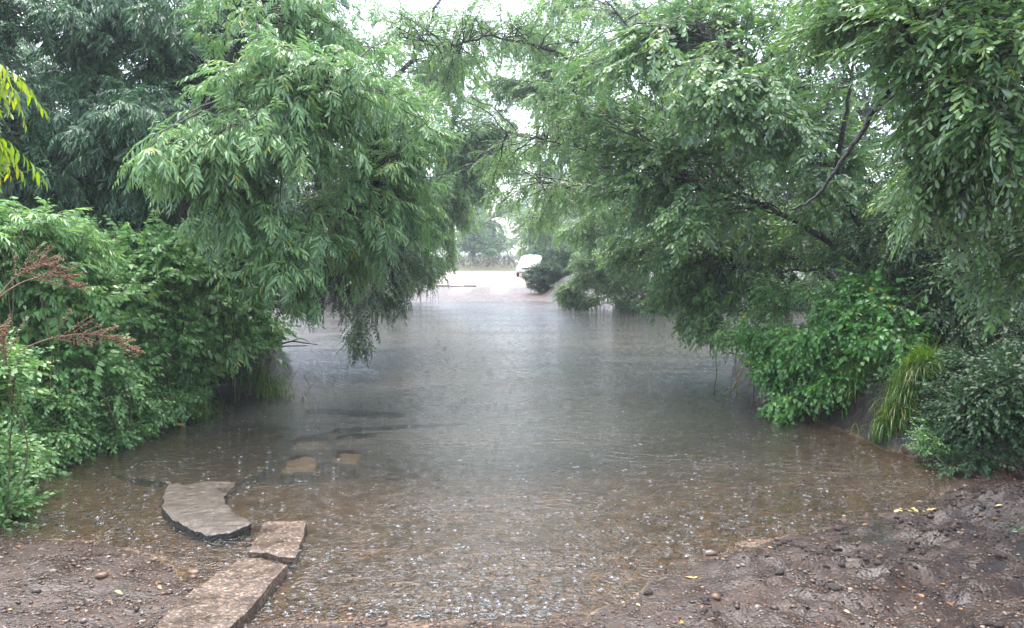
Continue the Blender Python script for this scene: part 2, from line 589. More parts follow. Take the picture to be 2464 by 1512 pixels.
def ground_mat():
    m, n, l = new_mat("wet gravelly ground")
    out = N(n, "OutputMaterial")
    p = N(n, "BsdfPrincipled")
    at = N(n, "Attribute", attribute_name="gcol")
    tc = N(n, "TexCoord")
    ns = N(n, "TexNoise")
    ns.inputs["Scale"].default_value = 5
    ns.inputs["Detail"].default_value = 10
    ns.inputs["Roughness"].default_value = 0.7
    l.new(tc.outputs["Object"], ns.inputs["Vector"])
    r = ramp(n, [(0.28, (0.45, 0.42, 0.40)), (0.5, (0.95, 0.93, 0.9)), (0.72, (1.5, 1.42, 1.3))])
    l.new(ns.outputs["Fac"], r.inputs[0])
    mx = N(n, "Mix", data_type='RGBA', blend_type='MULTIPLY')
    mx.inputs["Factor"].default_value = 1
    l.new(at.outputs["Color"], mx.inputs["A"])
    l.new(r.outputs[0], mx.inputs["B"])
    vo = N(n, "TexVoronoi")
    vo.inputs["Scale"].default_value = 55
    l.new(tc.outputs["Object"], vo.inputs["Vector"])
    sx = N(n, "SeparateColor")
    l.new(vo.outputs["Color"], sx.inputs[0])
    rv = ramp(n, [(0.0, (0.55, 0.5, 0.48)), (0.5, (0.95, 0.9, 0.85)), (0.86, (1.25, 1.0, 0.8)), (0.95, (2.1, 1.8, 1.5)), (1.0, (3.0, 2.6, 2.1))])
    l.new(sx.outputs[0], rv.inputs[0])
    mx2 = N(n, "Mix", data_type='RGBA', blend_type='MULTIPLY')
    mx2.inputs["Factor"].default_value = 0.68
    l.new(mx.outputs["Result"], mx2.inputs["A"])
    l.new(rv.outputs[0], mx2.inputs["B"])
    l.new(mx2.outputs["Result"], p.inputs["Base Color"])
    n2 = N(n, "TexNoise")
    n2.inputs["Scale"].default_value = 38
    n2.inputs["Detail"].default_value = 6
    l.new(tc.outputs["Object"], n2.inputs["Vector"])
    rr = ramp(n, [(0.36, (0.24,) * 3), (0.60, (0.62,) * 3)])
    l.new(ns.outputs["Fac"], rr.inputs[0])
    l.new(rr.outputs[0], p.inputs["Roughness"])
    ad = N(n, "Math", operation='MULTIPLY_ADD')
    l.new(vo.outputs["Distance"], ad.inputs[0])
    ad.inputs[1].default_value = -0.6
    l.new(n2.outputs["Fac"], ad.inputs[2])
    b = N(n, "Bump")
    b.inputs["Strength"].default_value = 0.5
    b.inputs["Distance"].default_value = 0.014
    l.new(ad.outputs[0], b.inputs["Height"])
    l.new(b.outputs[0], p.inputs["Normal"])
    l.new(p.outputs[0], out.inputs[0])
    return m


ground = mesh_obj("ground", V, Q, ground_mat(), attrs={"gcol": gc})
kind(ground, "structure")


# ------------------------------------------------------------------ water
def water_mat():
    m, n, l = new_mat("muddy rain pitted water")
    out = N(n, "OutputMaterial")
    tc = N(n, "TexCoord")
    at = N(n, "Attribute", attribute_name="depth")
    # murk grows with the depth of the water
    mr = N(n, "MapRange")
    mr.inputs["From Min"].default_value = 0.0
    mr.inputs["From Max"].default_value = 0.30
    mr.inputs["To Min"].default_value = 0.10
    mr.inputs["To Max"].default_value = 0.90
    l.new(at.outputs["Fac"], mr.inputs["Value"])
    dif = N(n, "BsdfDiffuse")
    dif.inputs[0].default_value = (0.076, 0.070, 0.056, 1)
    tr = N(n, "BsdfTransparent")
    tr.inputs[0].default_value = (0.80, 0.74, 0.64, 1)
    body = N(n, "MixShader")
    l.new(mr.outputs[0], body.inputs[0])
    l.new(tr.outputs[0], body.inputs[1])
    l.new(dif.outputs[0], body.inputs[2])
    # surface: flow ripples + rings round the drops
    mp = N(n, "Mapping")
    mp.inputs["Scale"].default_value = (1.0, 1.0, 1.0)
    l.new(tc.outputs["Object"], mp.inputs[0])
    n1 = N(n, "TexNoise")
    n1.inputs["Scale"].default_value = 16
    n1.inputs["Detail"].default_value = 5
    n1.inputs["Roughness"].default_value = 0.6
    l.new(mp.outputs[0], n1.inputs["Vector"])
    hsum = None
    for sc, amp, fr in ((5.0, 0.55, 6.0), (9.0, 0.40, 5.0), (3.1, 0.35, 8.0)):
        v = N(n, "TexVoronoi", voronoi_dimensions='2D')
        v.inputs["Scale"].default_value = sc
        l.new(mp.outputs[0], v.inputs["Vector"])
        s = N(n, "SeparateColor")
        l.new(v.outputs["Color"], s.inputs[0])
        ph = N(n, "Math", operation='MULTIPLY_ADD')
        l.new(v.outputs["Distance"], ph.inputs[0])
        ph.inputs[1].default_value = fr * 6.283
        mphase = N(n, "Math", operation='MULTIPLY')
        l.new(s.outputs[0], mphase.inputs[0])
        mphase.inputs[1].default_value = 6.283
        l.new(mphase.outputs[0], ph.inputs[2])
        sn = N(n, "Math", operation='SINE')
        l.new(ph.outputs[0], sn.inputs[0])
        fo = N(n, "MapRange")
        fo.inputs["From Min"].default_value = 0.05
        fo.inputs["From Max"].default_value = 0.5
        fo.inputs["To Min"].default_value = 1
        fo.inputs["To Max"].default_value = 0
        l.new(v.outputs["Distance"], fo.inputs["Value"])
        mu = N(n, "Math", operation='MULTIPLY')
        l.new(sn.outputs[0], mu.inputs[0])
        l.new(fo.outputs[0], mu.inputs[1])
        mu2 = N(n, "Math", operation='MULTIPLY')
        l.new(mu.outputs[0], mu2.inputs[0])
        mu2.inputs[1].default_value = amp
        if hsum is None:
            hsum = mu2
        else:
            ad = N(n, "Math", operation='ADD')
            l.new(hsum.outputs[0], ad.inputs[0])
            l.new(mu2.outputs[0], ad.inputs[1])
            hsum = ad
    tot0 = N(n, "Math", operation='MULTIPLY_ADD')
    l.new(n1.outputs["Fac"], tot0.inputs[0])
    tot0.inputs[1].default_value = 2.0
    l.new(hsum.outputs[0], tot0.inputs[2])
    mp2 = N(n, "Mapping")
    mp2.inputs["Scale"].default_value = (0.8, 1.6, 1)
    l.new(tc.outputs["Object"], mp2.inputs[0])
    n4 = N(n, "TexNoise")
    n4.inputs["Scale"].default_value = 8
    n4.inputs["Detail"].default_value = 3
    l.new(mp2.outputs[0], n4.inputs["Vector"])
    n5 = N(n, "TexNoise")
    n5.inputs["Scale"].default_value = 0.55
    n5.inputs["Detail"].default_value = 3
    l.new(mp2.outputs[0], n5.inputs["Vector"])
    pr = N(n, "MapRange")
    pr.inputs["From Min"].default_value = 0.47
    pr.inputs["From Max"].default_value = 0.62
    pr.inputs["To Min"].default_value = 1.2
    pr.inputs["To Max"].default_value = 9.0
    l.new(n5.outputs["Fac"], pr.inputs["Value"])
    pm = N(n, "Math", operation='MULTIPLY')
    l.new(pr.outputs[0], pm.inputs[0])
    l.new(n4.outputs["Fac"], pm.inputs[1])
    tot = N(n, "Math", operation='ADD')
    l.new(tot0.outputs[0], tot.inputs[0])
    l.new(pm.outputs[0], tot.inputs[1])
    b = N(n, "Bump")
    b.inputs["Strength"].default_value = 0.8
    b.inputs["Distance"].default_value = 0.0065
    l.new(tot.outputs[0], b.inputs["Height"])
    gl = N(n, "BsdfGlossy")
    gl.inputs["Roughness"].default_value = 0.05
    gl.inputs["Color"].default_value = (0.92, 0.95, 1.0, 1)
    l.new(b.outputs[0], gl.inputs["Normal"])
    fr = N(n, "Fresnel")
    fr.inputs["IOR"].default_value = 1.333
    l.new(b.outputs[0], fr.inputs["Normal"])
    ms = N(n, "MixShader")
    l.new(fr.outputs[0], ms.inputs[0])
    l.new(body.outputs[0], ms.inputs[1])
    l.new(gl.outputs[0], ms.inputs[2])
    l.new(ms.outputs[0], out.inputs[0])
    return m


M["water"] = water_mat()
wy = np.r_[np.arange(2.9, 9, 0.04), geo_axis(9, 42, 0.06, 1.02)]
wxp = np.r_[np.arange(0, 4.2, 0.05), geo_axis(4.2, 44, 0.09, 1.06)]
wx = np.r_[-wxp[:0:-1], wxp]
WX, WY = np.meshgrid(wx, wy)
dep = np.maximum(0, -ground_z(WX, WY))
nx, ny = len(wx), len(wy)
i, j = np.meshgrid(np.arange(ny - 1), np.arange(nx - 1), indexing='ij')
q = (i * nx + j).ravel()
Qw = np.c_[q, q + 1, q + nx + 1, q + nx]
wsd = shore_dist(WX, WY).ravel()
keep = (wsd[Qw] < 0.5).any(1)                      # the sheet ends just inside the banks
water = mesh_obj("water", np.stack([WX, WY, 0 * WX], -1).reshape(-1, 3), Qw[keep], M["water"], attrs={"depth": dep.ravel()})
kind(water, "structure")
# small puddle in the mud
th = np.linspace(0, 2 * math.pi, 40, endpoint=False)
rr = 0.19 * (1 + 0.25 * np.sin(2 * th + 1) + 0.12 * np.sin(5 * th))
pv = np.c_[PUD[0] + rr * np.cos(th), PUD[1] + rr * np.sin(th), np.full(40, 0.034)]
pv = np.r_[pv, [[PUD[0], PUD[1], 0.034]]]
pt = np.array([[k, (k + 1) % 40, 40] for k in range(40)])
kind(mesh_obj("puddle", pv, pt, M["water"], attrs={"depth": np.r_[np.zeros(40) + 0.05, 0.12]}), "structure")


# ------------------------------------------------------------------ foliage engine
def leaf_shape(kind_):
    """verts along +X of length 1, half-width 1 across Y; triangles"""
    if kind_ == "lance":
        v = [(0, 0, 0), (.35, 1, .06), (.35, -1, .06), (.38, 0, -.02), (.72, .7, -.02), (.72, -.7, -.02), (1, 0, -.14)]
        t = [(0, 3, 1), (0, 2, 3), (1, 3, 4), (3, 2, 5), (3, 6, 4), (3, 5, 6)]
    elif kind_ == "obov":
        v = [(0, 0, 0), (.3, .62, .03), (.3, -.62, .03), (.68, 1, .03), (.68, -1, .03), (.9, .6, -.02), (.9, -.6, -.02), (1, 0, -.06), (.5, 0, -.02)]
        t = [(0, 8, 1), (0, 2, 8), (1, 8, 3), (8, 2, 4), (3, 8, 5), (8, 4, 6), (5, 8, 7), (8, 6, 7)]
    elif kind_ == "heart":
        v = [(.05, 0, 0), (-.06, .6, .05), (-.06, -.6, .05), (.25, 1, .04), (.25, -1, .04), (.65, .6, -.04), (.65, -.6, -.04), (1, 0, -.16), (.4, 0, -.05)]
        t = [(0, 8, 1), (0, 2, 8), (1, 8, 3), (8, 2, 4), (3, 8, 5), (8, 4, 6), (5, 8, 7), (8, 6, 7)]
    elif kind_ == "oval":
        v = [(0, 0, 0), (.45, 1, .05), (.45, -1, .05), (.45, 0, -.03), (1, 0, -.1)]
        t = [(0, 3, 1), (0, 2, 3), (1, 3, 4), (3, 2, 4)]
    else:  # diamond
        v = [(0, 0, 0), (.5, 1, .05), (.5, -1, .05), (1, 0, -.08)]
        t = [(0, 2, 1), (1, 2, 3)]
    return np.array(v, float), np.array(t)


def frames(d, up, roll):
    d = d / (np.linalg.norm(d, axis=-1, keepdims=True) + 1e-9)
    s = np.cross(up, d)
    s /= np.linalg.norm(s, axis=-1, keepdims=True) + 1e-9
    z = np.cross(d, s)
    c, n = np.cos(roll)[..., None], np.sin(roll)[..., None]
    return d, s * c + z * n, z * c - s * n


def scatter(V, T, pos, d, up, roll, scale, width=None):
    X_, Y_, Z_ = frames(d, up, roll)
    sc = np.broadcast_to(np.asarray(scale, float), (len(pos),))[:, None, None]
    w = sc if width is None else np.asarray(width, float)[:, None, None]
    out = pos[:, None] + sc * V[None, :, 0:1] * X_[:, None] + w * V[None, :, 1:2] * Y_[:, None] + sc * V[None, :, 2:3] * Z_[:, None]
    TT = (T[None] + (np.arange(len(pos)) * len(V))[:, None, None]).reshape(-1, 3)
    return out.reshape(-1, 3), TT


SPECIES = {
    #            shape   n   twig  leaf  halfw  angle droop(leaf) droop(twig) paired
    "willow": ("lance", 14, 0.42, 0.138, 0.0160, 44, 0.38, 0.38, False),
    "sallow": ("obov", 11, 0.32, 0.066, 0.0128, 46, 0.20, 0.25, False),
    "sallow_big": ("obov", 10, 0.38, 0.108, 0.0240, 48, 0.28, 0.25, False),
    "nettle": ("heart", 14, 0.30, 0.078, 0.023, 68, 0.75, 0.35, True),
    "bindweed": ("heart", 10, 0.34, 0.062, 0.024, 60, 0.60, 0.40, False),
    "bramble": ("oval", 12, 0.30, 0.055, 0.017, 55, 0.35, 0.35, False),
    "hedge": ("oval", 14, 0.34, 0.05, 0.014, 52, 0.2, 0.25, False),
    "birch": ("oval", 13, 0.55, 0.11, 0.038, 55, 0.5, 0.5, False),
    "far": ("diamond", 13, 0.95, 0.22, 0.075, 58, 0.3, 0.35, False),
    "pine": ("lance", 16, 0.7, 0.30, 0.012, 35, 0.0, 0.1, False),
}


def spray(sp, r):
    shp, n, L, ll, hw, ang, dl, dt, paired = SPECIES[sp]
    lv, lt = leaf_shape(shp)
    bend = r.uniform(-0.25, 0.25)

    def curve(u):
        return np.stack([L * u * (1 - 0.15 * dt * u), L * bend * u * u, -L * dt * 0.75 * u * u], -1)

    u = np.linspace(0.10, 0.99, n) if not paired else np.repeat(np.linspace(0.12, 0.98, n // 2), 2)
    u = np.clip(u + r.normal(0, 0.012, n), 0.05, 1)
    pos = curve(u)
    tan = curve(u + 0.02) - pos
    tan /= np.linalg.norm(tan, axis=1, keepdims=True)
    side = np.where(np.arange(n) % 2 == 0, 1.0, -1.0)
    a = np.radians(ang * (1.1 - 0.55 * u) + r.normal(0, 9, n))
    if not paired:
        a[-1] *= 0.15
    lat = np.cross(np.array([0, 0, 1.0]), tan)
    d = np.cos(a)[:, None] * tan + (np.sin(a) * side)[:, None] * lat
    d[:, 2] -= dl * r.uniform(0.3, 1.3, n)
    d += r.normal(0, 0.12, d.shape)
    size = ll * (0.55 + 0.45 * np.sin(math.pi * np.clip(u * 0.95 + 0.08, 0, 1))) * r.uniform(0.8, 1.15, n)
    LV, LT = scatter(lv, lt, pos, d, np.tile([0, 0, 1.0], (n, 1)), r.normal(0, 0.45, n), size, size / ll * hw)
    tint = np.repeat(r.random(n), len(lv))
    tw = curve(np.linspace(0, 1, 4))
    TV, TT = tube(tw, np.linspace(0.0026, 0.001, 4) * (L / 0.35), 3, cap=False)
    return LV, LT, tint, TV, TT


_SPR = {}


def sprays(sp):
    if sp not in _SPR:
        r = np.random.default_rng(len(sp) * 13 + 5)
        _SPR[sp] = [spray(sp, r) for _ in range(9)]
    return _SPR[sp]


def crown_mesh(name, sp, pos, d, scale, mat, parent, r, twigs=True, twig_mat=None, tint_gain=0.62):
    """one mesh of leafy sprays"""
    V, T, Mi, A, off = [], [], [], [], 0
    tpl = sprays(sp)
    which = r.integers(0, len(tpl), len(pos))
    up = np.tile([0, 0, 1.0], (len(pos), 1)) + r.normal(0, 0.12, (len(pos), 3))
    for k, (LV, LT, ti, TV, TT) in enumerate(tpl):
        s = which == k
        if not s.any():
            continue
        cnt = s.sum()
        roll = r.normal(0, 0.3, cnt)
        v, t = scatter(LV, LT, pos[s], d[s], up[s], roll, scale[s])
        base = r.random(cnt)
        tint = (tint_gain * ti[None] + (1 - tint_gain) * base[:, None])
        tint = np.where(ti[None] > 0.985, np.maximum(tint, 0.93 + 0.07 * base[:, None]), tint)
        V.append(v); T.append(t + off); A.append(tint.ravel()); Mi.append(np.zeros(len(t), int))
        off += len(v)
        if twigs:
            v, t = scatter(TV, TT, pos[s], d[s], up[s], roll, scale[s])
            V.append(v); T.append(t + off); A.append(np.full(len(v), 0.5)); Mi.append(np.ones(len(t), int))
            off += len(v)
    return mesh_obj(name, np.concatenate(V), np.concatenate(T), [mat, twig_mat or M["twig"]], np.concatenate(Mi), {"tint": np.concatenate(A)}, parent)


STATS = {}


def make_plant(name, label, cat, base, limbs, blobs, sp, mat, seed, bark="bark", spray_step=0.075, spray_scale=(0.75, 1.2),
               droop=0.35, arch=0.25, start_u=0.3, twig_r=(0.011, 0.003), group=None, crown_name="crown", stem_name="trunk",
               per_point=2, spread=0.9, twigs=True, nmin=3, low=0.0):
    """limbs: list of (points, r0, r1) in world space; blobs: (centre, radii, number of boughs)"""
    r = np.random.default_rng(seed)
    base = np.asarray(base, float)
    root = thing(name, label, cat, base, group)
    wood = MB()
    lp = []
    for pts, r0, r1 in limbs:
        p = spline(np.asarray(pts, float) - base, 6 * len(pts))
        p[1:-1] += r.normal(0, 0.25 * r0, p[1:-1].shape)
        rad = (r1 + (r0 - r1) * np.linspace(1, 0, len(p)) ** 1.5) * (1 + 0.06 * r.normal(size=len(p)))
        wood.tube(p, rad, 9 if r0 > 0.03 else 6)
        lp.append(p)
    lp = np.concatenate(lp)
    pos, dirs, scl = [], [], []
    for c, rad, nb in blobs:
        c, rad = np.asarray(c, float) - base, np.asarray(rad, float)
        w = r.normal(size=(nb, 3))
        w /= np.linalg.norm(w, axis=1, keepdims=True)
        w *= r.random((nb, 1)) ** 0.42
        ends = c + w * rad
        for e in ends:
            dd = np.linalg.norm(lp - e, axis=1) + 0.6 * np.maximum(lp[:, 2] - e[2] - 0.2, 0) + 3.0 * np.maximum(lp[:, 2] - e[2] + low, 0) * (low > 0)
            s = lp[min(len(lp) - 1, np.argsort(dd)[r.integers(0, max(2, len(lp) // 14))])]
            L = np.linalg.norm(e - s)
            if L < 0.04:
                continue
            mid = (s + e) / 2 + np.array([0, 0, arch * L * r.uniform(0.5, 1.3)]) + r.normal(0, 0.07 * L, 3)
            u = np.linspace(0, 1, 9)[:, None]
            path = (1 - u) ** 2 * s + 2 * u * (1 - u) * mid + u ** 2 * e
            path[1:-1] += r.normal(0, 0.012 * L, path[1:-1].shape)
            wood.tube(path, np.linspace(twig_r[0] * min(1.6, 0.5 + L * 0.5), twig_r[1], 9), 4, cap=False)
            n = max(nmin, int(L * (1 - start_u) / spray_step))
            uu = np.sort(1 - (1 - start_u) * r.random(n) ** 1.15)
            ii = np.clip((uu * 8).astype(int), 0, 7)
            f = (uu * 8 - ii)[:, None]
            pp = path[ii] * (1 - f) + path[ii + 1] * f
            tt = path[ii + 1] - path[ii]
            tt /= np.linalg.norm(tt, axis=1, keepdims=True) + 1e-9
            for _ in range(per_point):
                rd = r.normal(size=(n, 3))
                rd[:, 2] *= 0.55
                rd /= np.linalg.norm(rd, axis=1, keepdims=True)
                d = tt * r.uniform(0.5, 1.1, (n, 1)) + rd * spread
                d[:, 2] -= droop * r.uniform(0.4, 1.5, n)
                pos.append(pp); dirs.append(d); scl.append(r.uniform(*spray_scale, n) * (1.05 - 0.25 * uu))
    pos, dirs, scl = np.concatenate(pos), np.concatenate(dirs), np.concatenate(scl)
    cr = crown_mesh(crown_name, sp, pos, dirs, scl, M[mat], root, r, twigs)
    tk = wood.build(stem_name, [M[bark]], root)
    STATS[label[:40]] = len(pos)
    return root


def gz(x, y):
    return float(ground_z(np.array([x]), np.array([y]))[0])


def on(x, y, dz=-0.06):
    return np.array([x, y, gz(x, y) + dz])


def B(px, py, Y, rx, ry, rz, n):
    return (P(px, py, Y), (rx, ry, rz), n)


# --- left side -------------------------------------------------------------------------------
b = on(-4.9, 10.6)
make_plant("willow_tree", "big pale green narrow-leaved willow drooping over the water beyond the nettle bank", "willow tree", b,
           [([b, P(520, 720, 9.9), P(600, 500, 9.0), P(700, 330, 8.4), P(800, 220, 8.2)], 0.11, 0.018),
            ([b, P(430, 600, 9.6), P(470, 330, 9.0), P(560, 120, 9.0), P(620, 0, 9.2)], 0.10, 0.02),
            ([P(560, 640, 9.6), P(760, 560, 9.2), P(900, 450, 9.2)], 0.05, 0.012)],
           [B(700, 190, 8.0, .95, .9, .42, 46), B(560, 400, 7.3, .8, .7, .38, 36), B(850, 320, 8.5, .85, .8, .5, 44), B(880, 520, 8.8, .45, .6, .4, 22),
            B(410, 400, 6.8, .3, .35, .2, 9), B(640, 600, 7.6, .7, .5, .45, 30), B(750, 730, 8.6, .4, .4, .3, 14), B(1000, 470, 9.8, .35, .5, .35, 14),
            B(640, 60, 9.0, 1.1, .9, .4, 26), B(850, 90, 9.4, .5, .7, .45, 18), B(960, 340, 9.6, .5, .6, .4, 18), B(960, 230, 9.8, .5, .6, .35, 18), B(1000, 560, 10.6, .35, .4, .3, 10), B(900, 640, 9.6, .35, .4, .3, 12), B(540, 180, 7.4, .25, .3, .2, 7), B(350, 395, 6.5, .12, .2, .06, 4), B(480, 530, 7.0, .15, .3, .08, 5), B(560, 330, 6.9, .25, .3, .12, 7), B(920, 580, 8.8, .15, .3, .15, 6), B(700, 640, 7.4, .3, .3, .2, 8), B(1060, 330, 9.8, .3, .3, .15, 7), B(560, 850, 8.6, .12, .2, .1, 4)],
           "willow", "willow", 11, spray_step=0.145, droop=0.28, arch=0.28, spray_scale=(0.7, 1.1))
b = on(-6.9, 9.6)
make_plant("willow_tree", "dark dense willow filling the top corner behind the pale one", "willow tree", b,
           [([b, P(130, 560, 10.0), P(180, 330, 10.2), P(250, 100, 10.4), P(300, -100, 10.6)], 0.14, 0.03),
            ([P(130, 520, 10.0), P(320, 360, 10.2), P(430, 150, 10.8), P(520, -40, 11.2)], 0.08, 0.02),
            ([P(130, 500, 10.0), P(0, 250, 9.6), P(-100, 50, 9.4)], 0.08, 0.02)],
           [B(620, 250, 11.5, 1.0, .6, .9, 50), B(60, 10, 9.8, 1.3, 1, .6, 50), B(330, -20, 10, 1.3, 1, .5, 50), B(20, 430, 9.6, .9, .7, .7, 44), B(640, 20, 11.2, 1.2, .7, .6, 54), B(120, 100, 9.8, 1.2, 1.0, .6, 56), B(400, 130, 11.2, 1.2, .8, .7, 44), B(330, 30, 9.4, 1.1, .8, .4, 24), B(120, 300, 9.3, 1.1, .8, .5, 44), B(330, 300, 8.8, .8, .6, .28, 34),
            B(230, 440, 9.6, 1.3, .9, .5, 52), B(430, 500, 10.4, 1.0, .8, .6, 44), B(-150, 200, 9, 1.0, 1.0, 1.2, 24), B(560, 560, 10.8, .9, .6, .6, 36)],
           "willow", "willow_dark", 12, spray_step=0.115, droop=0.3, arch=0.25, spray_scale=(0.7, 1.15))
b = on(-3.3, 2.6, -0.02)
make_plant("willow_tree", "yellowing willow whose nearest sprays hang into the picture at its very edge", "willow tree", b,
           [([b, (-3.2, 2.7, 1.4), (-2.75, 2.85, 2.6), (-2.35, 2.95, 3.0)], 0.06, 0.012)],
           [(P(-70, 190, 2.95), (.14, .2, .14), 5), (P(-75, 290, 2.95), (.08, .2, .12), 5)],
           "willow", "willow_yellow", 13, spray_step=0.10, droop=0.9, arch=0.4, spray_scale=(0.5, .75))
b = on(-5.6, 15.2)
make_plant("alder_tree", "dark small-leaved alder behind the pale willow, its hanging tips brushing the water", "alder tree", b,
           [([b, P(700, 640, 15), P(760, 450, 14.6), P(800, 320, 14.4), P(820, 200, 14.6)], 0.14, 0.03),
            ([P(710, 620, 15), P(880, 560, 14), P(960, 540, 13.4)], 0.06, 0.015), ([P(700, 600, 15), P(560, 400, 15), P(480, 250, 15)], 0.07, 0.02)],
           [B(880, 600, 13.2, .7, .8, .8, 50), B(940, 720, 12.6, .35, .5, .4, 18), B(800, 700, 12.6, .7, .6, .5, 40), B(1000, 520, 14.2, .6, .8, .7, 36), B(940, 450, 14.6, .6, .7, .6, 30),
            B(640, 700, 12.4, .7, .5, .5, 36), B(850, 830, 10.6, .28, .3, .16, 12), B(700, 420, 14, 1.4, 1, 1.4, 80), B(560, 250, 14, 1.2, 1, 1.2, 60), B(780, 180, 14, 1.3, 1, 1.0, 60), B(830, 380, 13, .9, .7, .8, 50), B(700, 560, 12, 1.0, .6, .7, 56), B(1040, 640, 16, .4, .6, .5, 16)],
           "hedge", "hedge", 14, spray_step=0.12, droop=0.55, arch=0.2, spray_scale=(0.85, 1.4))
b = on(-9.5, 16.0)
make_plant("alder_tree", "tall shaded alder standing farther back behind the dark corner willow", "alder tree", b,
           [([b, b + (.3, 0, 3), b + (.2, .3, 6)], 0.2, 0.05), ([b + (.2, 0, 2), b + (2, -.5, 4), b + (3.4, -.6, 5.6)], 0.1, 0.03), ([b + (.2, 0, 2), b + (-2, -.5, 4.5)], 0.1, 0.03)],
           [(b + (0, 0, 5.0), (3.0, 1.5, 2.2), 90), (b + (2.6, -.3, 3.4), (1.8, 1.2, 2.2), 70), (b + (-2.0, -.5, 2.8), (2.2, 1.2, 2.2), 70), (b + (.5, -.8, 1.4), (2.5, .9, 1.0), 50)],
           "birch", "hedge", 15, spray_step=0.2, droop=0.4, arch=0.2)
b = np.array([7.6, 12.6, 0.4])
make_plant("alder_tree", "tall dark alder walling in the right bank behind the leaning sallow", "alder tree", b,
           [([b, P(2330, 560, 12.2), P(2250, 300, 12), P(2200, 60, 12)], 0.15, 0.03), ([P(2330, 560, 12.2), P(2050, 420, 12), P(1900, 300, 12)], .07, .02), ([P(2330, 600, 12.2), P(2000, 640, 12), P(1830, 660, 12)], .06, .015)],
           [B(1950, 250, 12, 1.3, .8, 1.1, 90), B(2200, 150, 11.5, 1.6, .8, 1.2, 100), B(2420, 250, 11, 1.5, .8, 1.6, 90), B(2050, 520, 11.6, 1.2, .7, 1.0, 90), B(1830, 540, 12, .8, .7, .8, 60), B(1850, 720, 11.8, .7, .5, .45, 50), B(2300, 560, 11, 1.4, .7, 1.2, 90), B(1950, 20, 12, 1.4, .8, .6, 50), B(2350, -20, 11, 1.6, .8, .6, 50)],
           "hedge", "hedge", 16, spray_step=0.12, droop=0.35, arch=0.2, spray_scale=(0.85, 1.4))
# nettles and brambles on the left bank


def clump(name, label, cat, blobs, sp, mat, seed, group=None, stems=10, **kw):
    c = blobs[0][0]
    base = on(c[0], c[1], 0)
    r = np.random.default_rng(seed)
    limbs = []
    for (bc, br, bn) in blobs:
        for _ in range(max(2, int(stems * bn / 60))):
            x, y = bc[0] + br[0] * r.normal() * .45, bc[1] + br[1] * r.normal() * .45
            s = on(x, y, -0.04)
            h = max(0.15, bc[2] + br[2] * .3 - s[2])
            limbs.append(([s, s + (r.normal() * .05, r.normal() * .05, h * .5), s + (r.normal() * .12, r.normal() * .12, h)], 0.007, 0.003))
    return make_plant(name, label, cat, base, limbs, blobs, sp, mat, seed, bark="twig", group=group, crown_name="foliage", stem_name="stem",
                      twig_r=(.004, .0015), **kw)


NG = "nettle beds on the left bank"
kw = dict(spray_step=0.06, droop=0.05, arch=0.35, start_u=0.3, spread=0.9, nmin=6, low=.2, spray_scale=(.6, 1.35))
clump("nettle_patch", "tall nettle patch on the bank crest under the dark willow, leaves hanging in pairs", "nettles",
      [B(330, 640, 8.4, .85, .6, .30, 60), B(430, 730, 8.8, .7, .5, .32, 50), B(230, 710, 7.7, .6, .5, .34, 44)], "nettle", "nettle", 21, NG, **kw)
clump("nettle_patch", "pale overgrown nettle patch behind the brown seed heads at the picture edge", "nettles",
      [B(120, 870, 6.9, .55, .4, .3, 56), B(70, 600, 7.0, .6, .5, .27, 48), B(60, 700, 6.7, .55, .5, .33, 48), B(170, 780, 7.2, .5, .4, .3, 36), B(-120, 650, 6.5, .5, .6, .5, 26)], "nettle", "nettle", 22, NG, **kw)
clump("fern_clump", "pale feathery ferns at the left edge above the brown dock heads", "fern",
      [B(50, 540, 6.6, .45, .4, .2, 30), B(-60, 600, 6.2, .4, .4, .3, 24), B(150, 590, 7.0, .4, .4, .2, 24)], "willow", "nettle", 26, spray_step=0.10, droop=0.45, arch=0.5, start_u=.3, nmin=3, low=.25, spray_scale=(.6, .9))
clump("nettle_patch", "tall loose nettle stalks leaning out between the willow and the eroded bank", "nettles",
      [B(460, 590, 9.0, .7, .4, .12, 16), B(300, 560, 8.4, .5, .4, .1, 10), B(560, 700, 9.6, .5, .4, .35, 26), B(600, 800, 9.7, .45, .3, .2, 22), B(540, 620, 9.8, .5, .4, .3, 20)], "nettle", "nettle", 27, NG, **kw)
clump("nettle_patch", "nettle patch with yellowed leaves above the eroded mud bank", "nettles",
      [B(370, 820, 8.3, .65, .4, .28, 50), B(520, 800, 9.3, .6, .4, .25, 40), B(430, 890, 8.7, .45, .3, .16, 30), B(280, 880, 7.7, .4, .3, .2, 30)], "nettle", "nettle", 23, NG, **kw)
clump("bramble_bush", "low bramble bush spilling down to the water below the brown dock heads", "bramble",
      [B(100, 960, 6.7, .6, .35, .22, 64), B(240, 975, 7.35, .5, .3, .2, 50), B(70, 1050, 6.4, .4, .25, .16, 40), B(340, 960, 7.9, .4, .25, .14, 34), B(190, 1040, 6.95, .35, .2, .10, 30), B(420, 945, 8.5, .3, .2, .1, 24), B(10, 1110, 6.0, .3, .2, .14, 30), B(290, 1020, 7.4, .25, .15, .07, 22), B(130, 1085, 6.6, .25, .15, .06, 20)], "bramble", "nettle", 24, spray_step=0.05, droop=0.3, arch=0.4, start_u=.25, nmin=8, low=.12)
clump("bramble_bush", "small bramble clump at the picture edge just above the gravel spit", "bramble",
      [B(-30, 900, 5.0, .22, .3, .25, 22), B(-20, 1120, 5.3, .2, .25, .12, 22), B(-20, 1230, 5.0, .13, .15, .08, 10)], "bramble", "nettle", 25, spray_step=0.055, droop=0.3, arch=0.4, start_u=.25, nmin=8, low=.12)


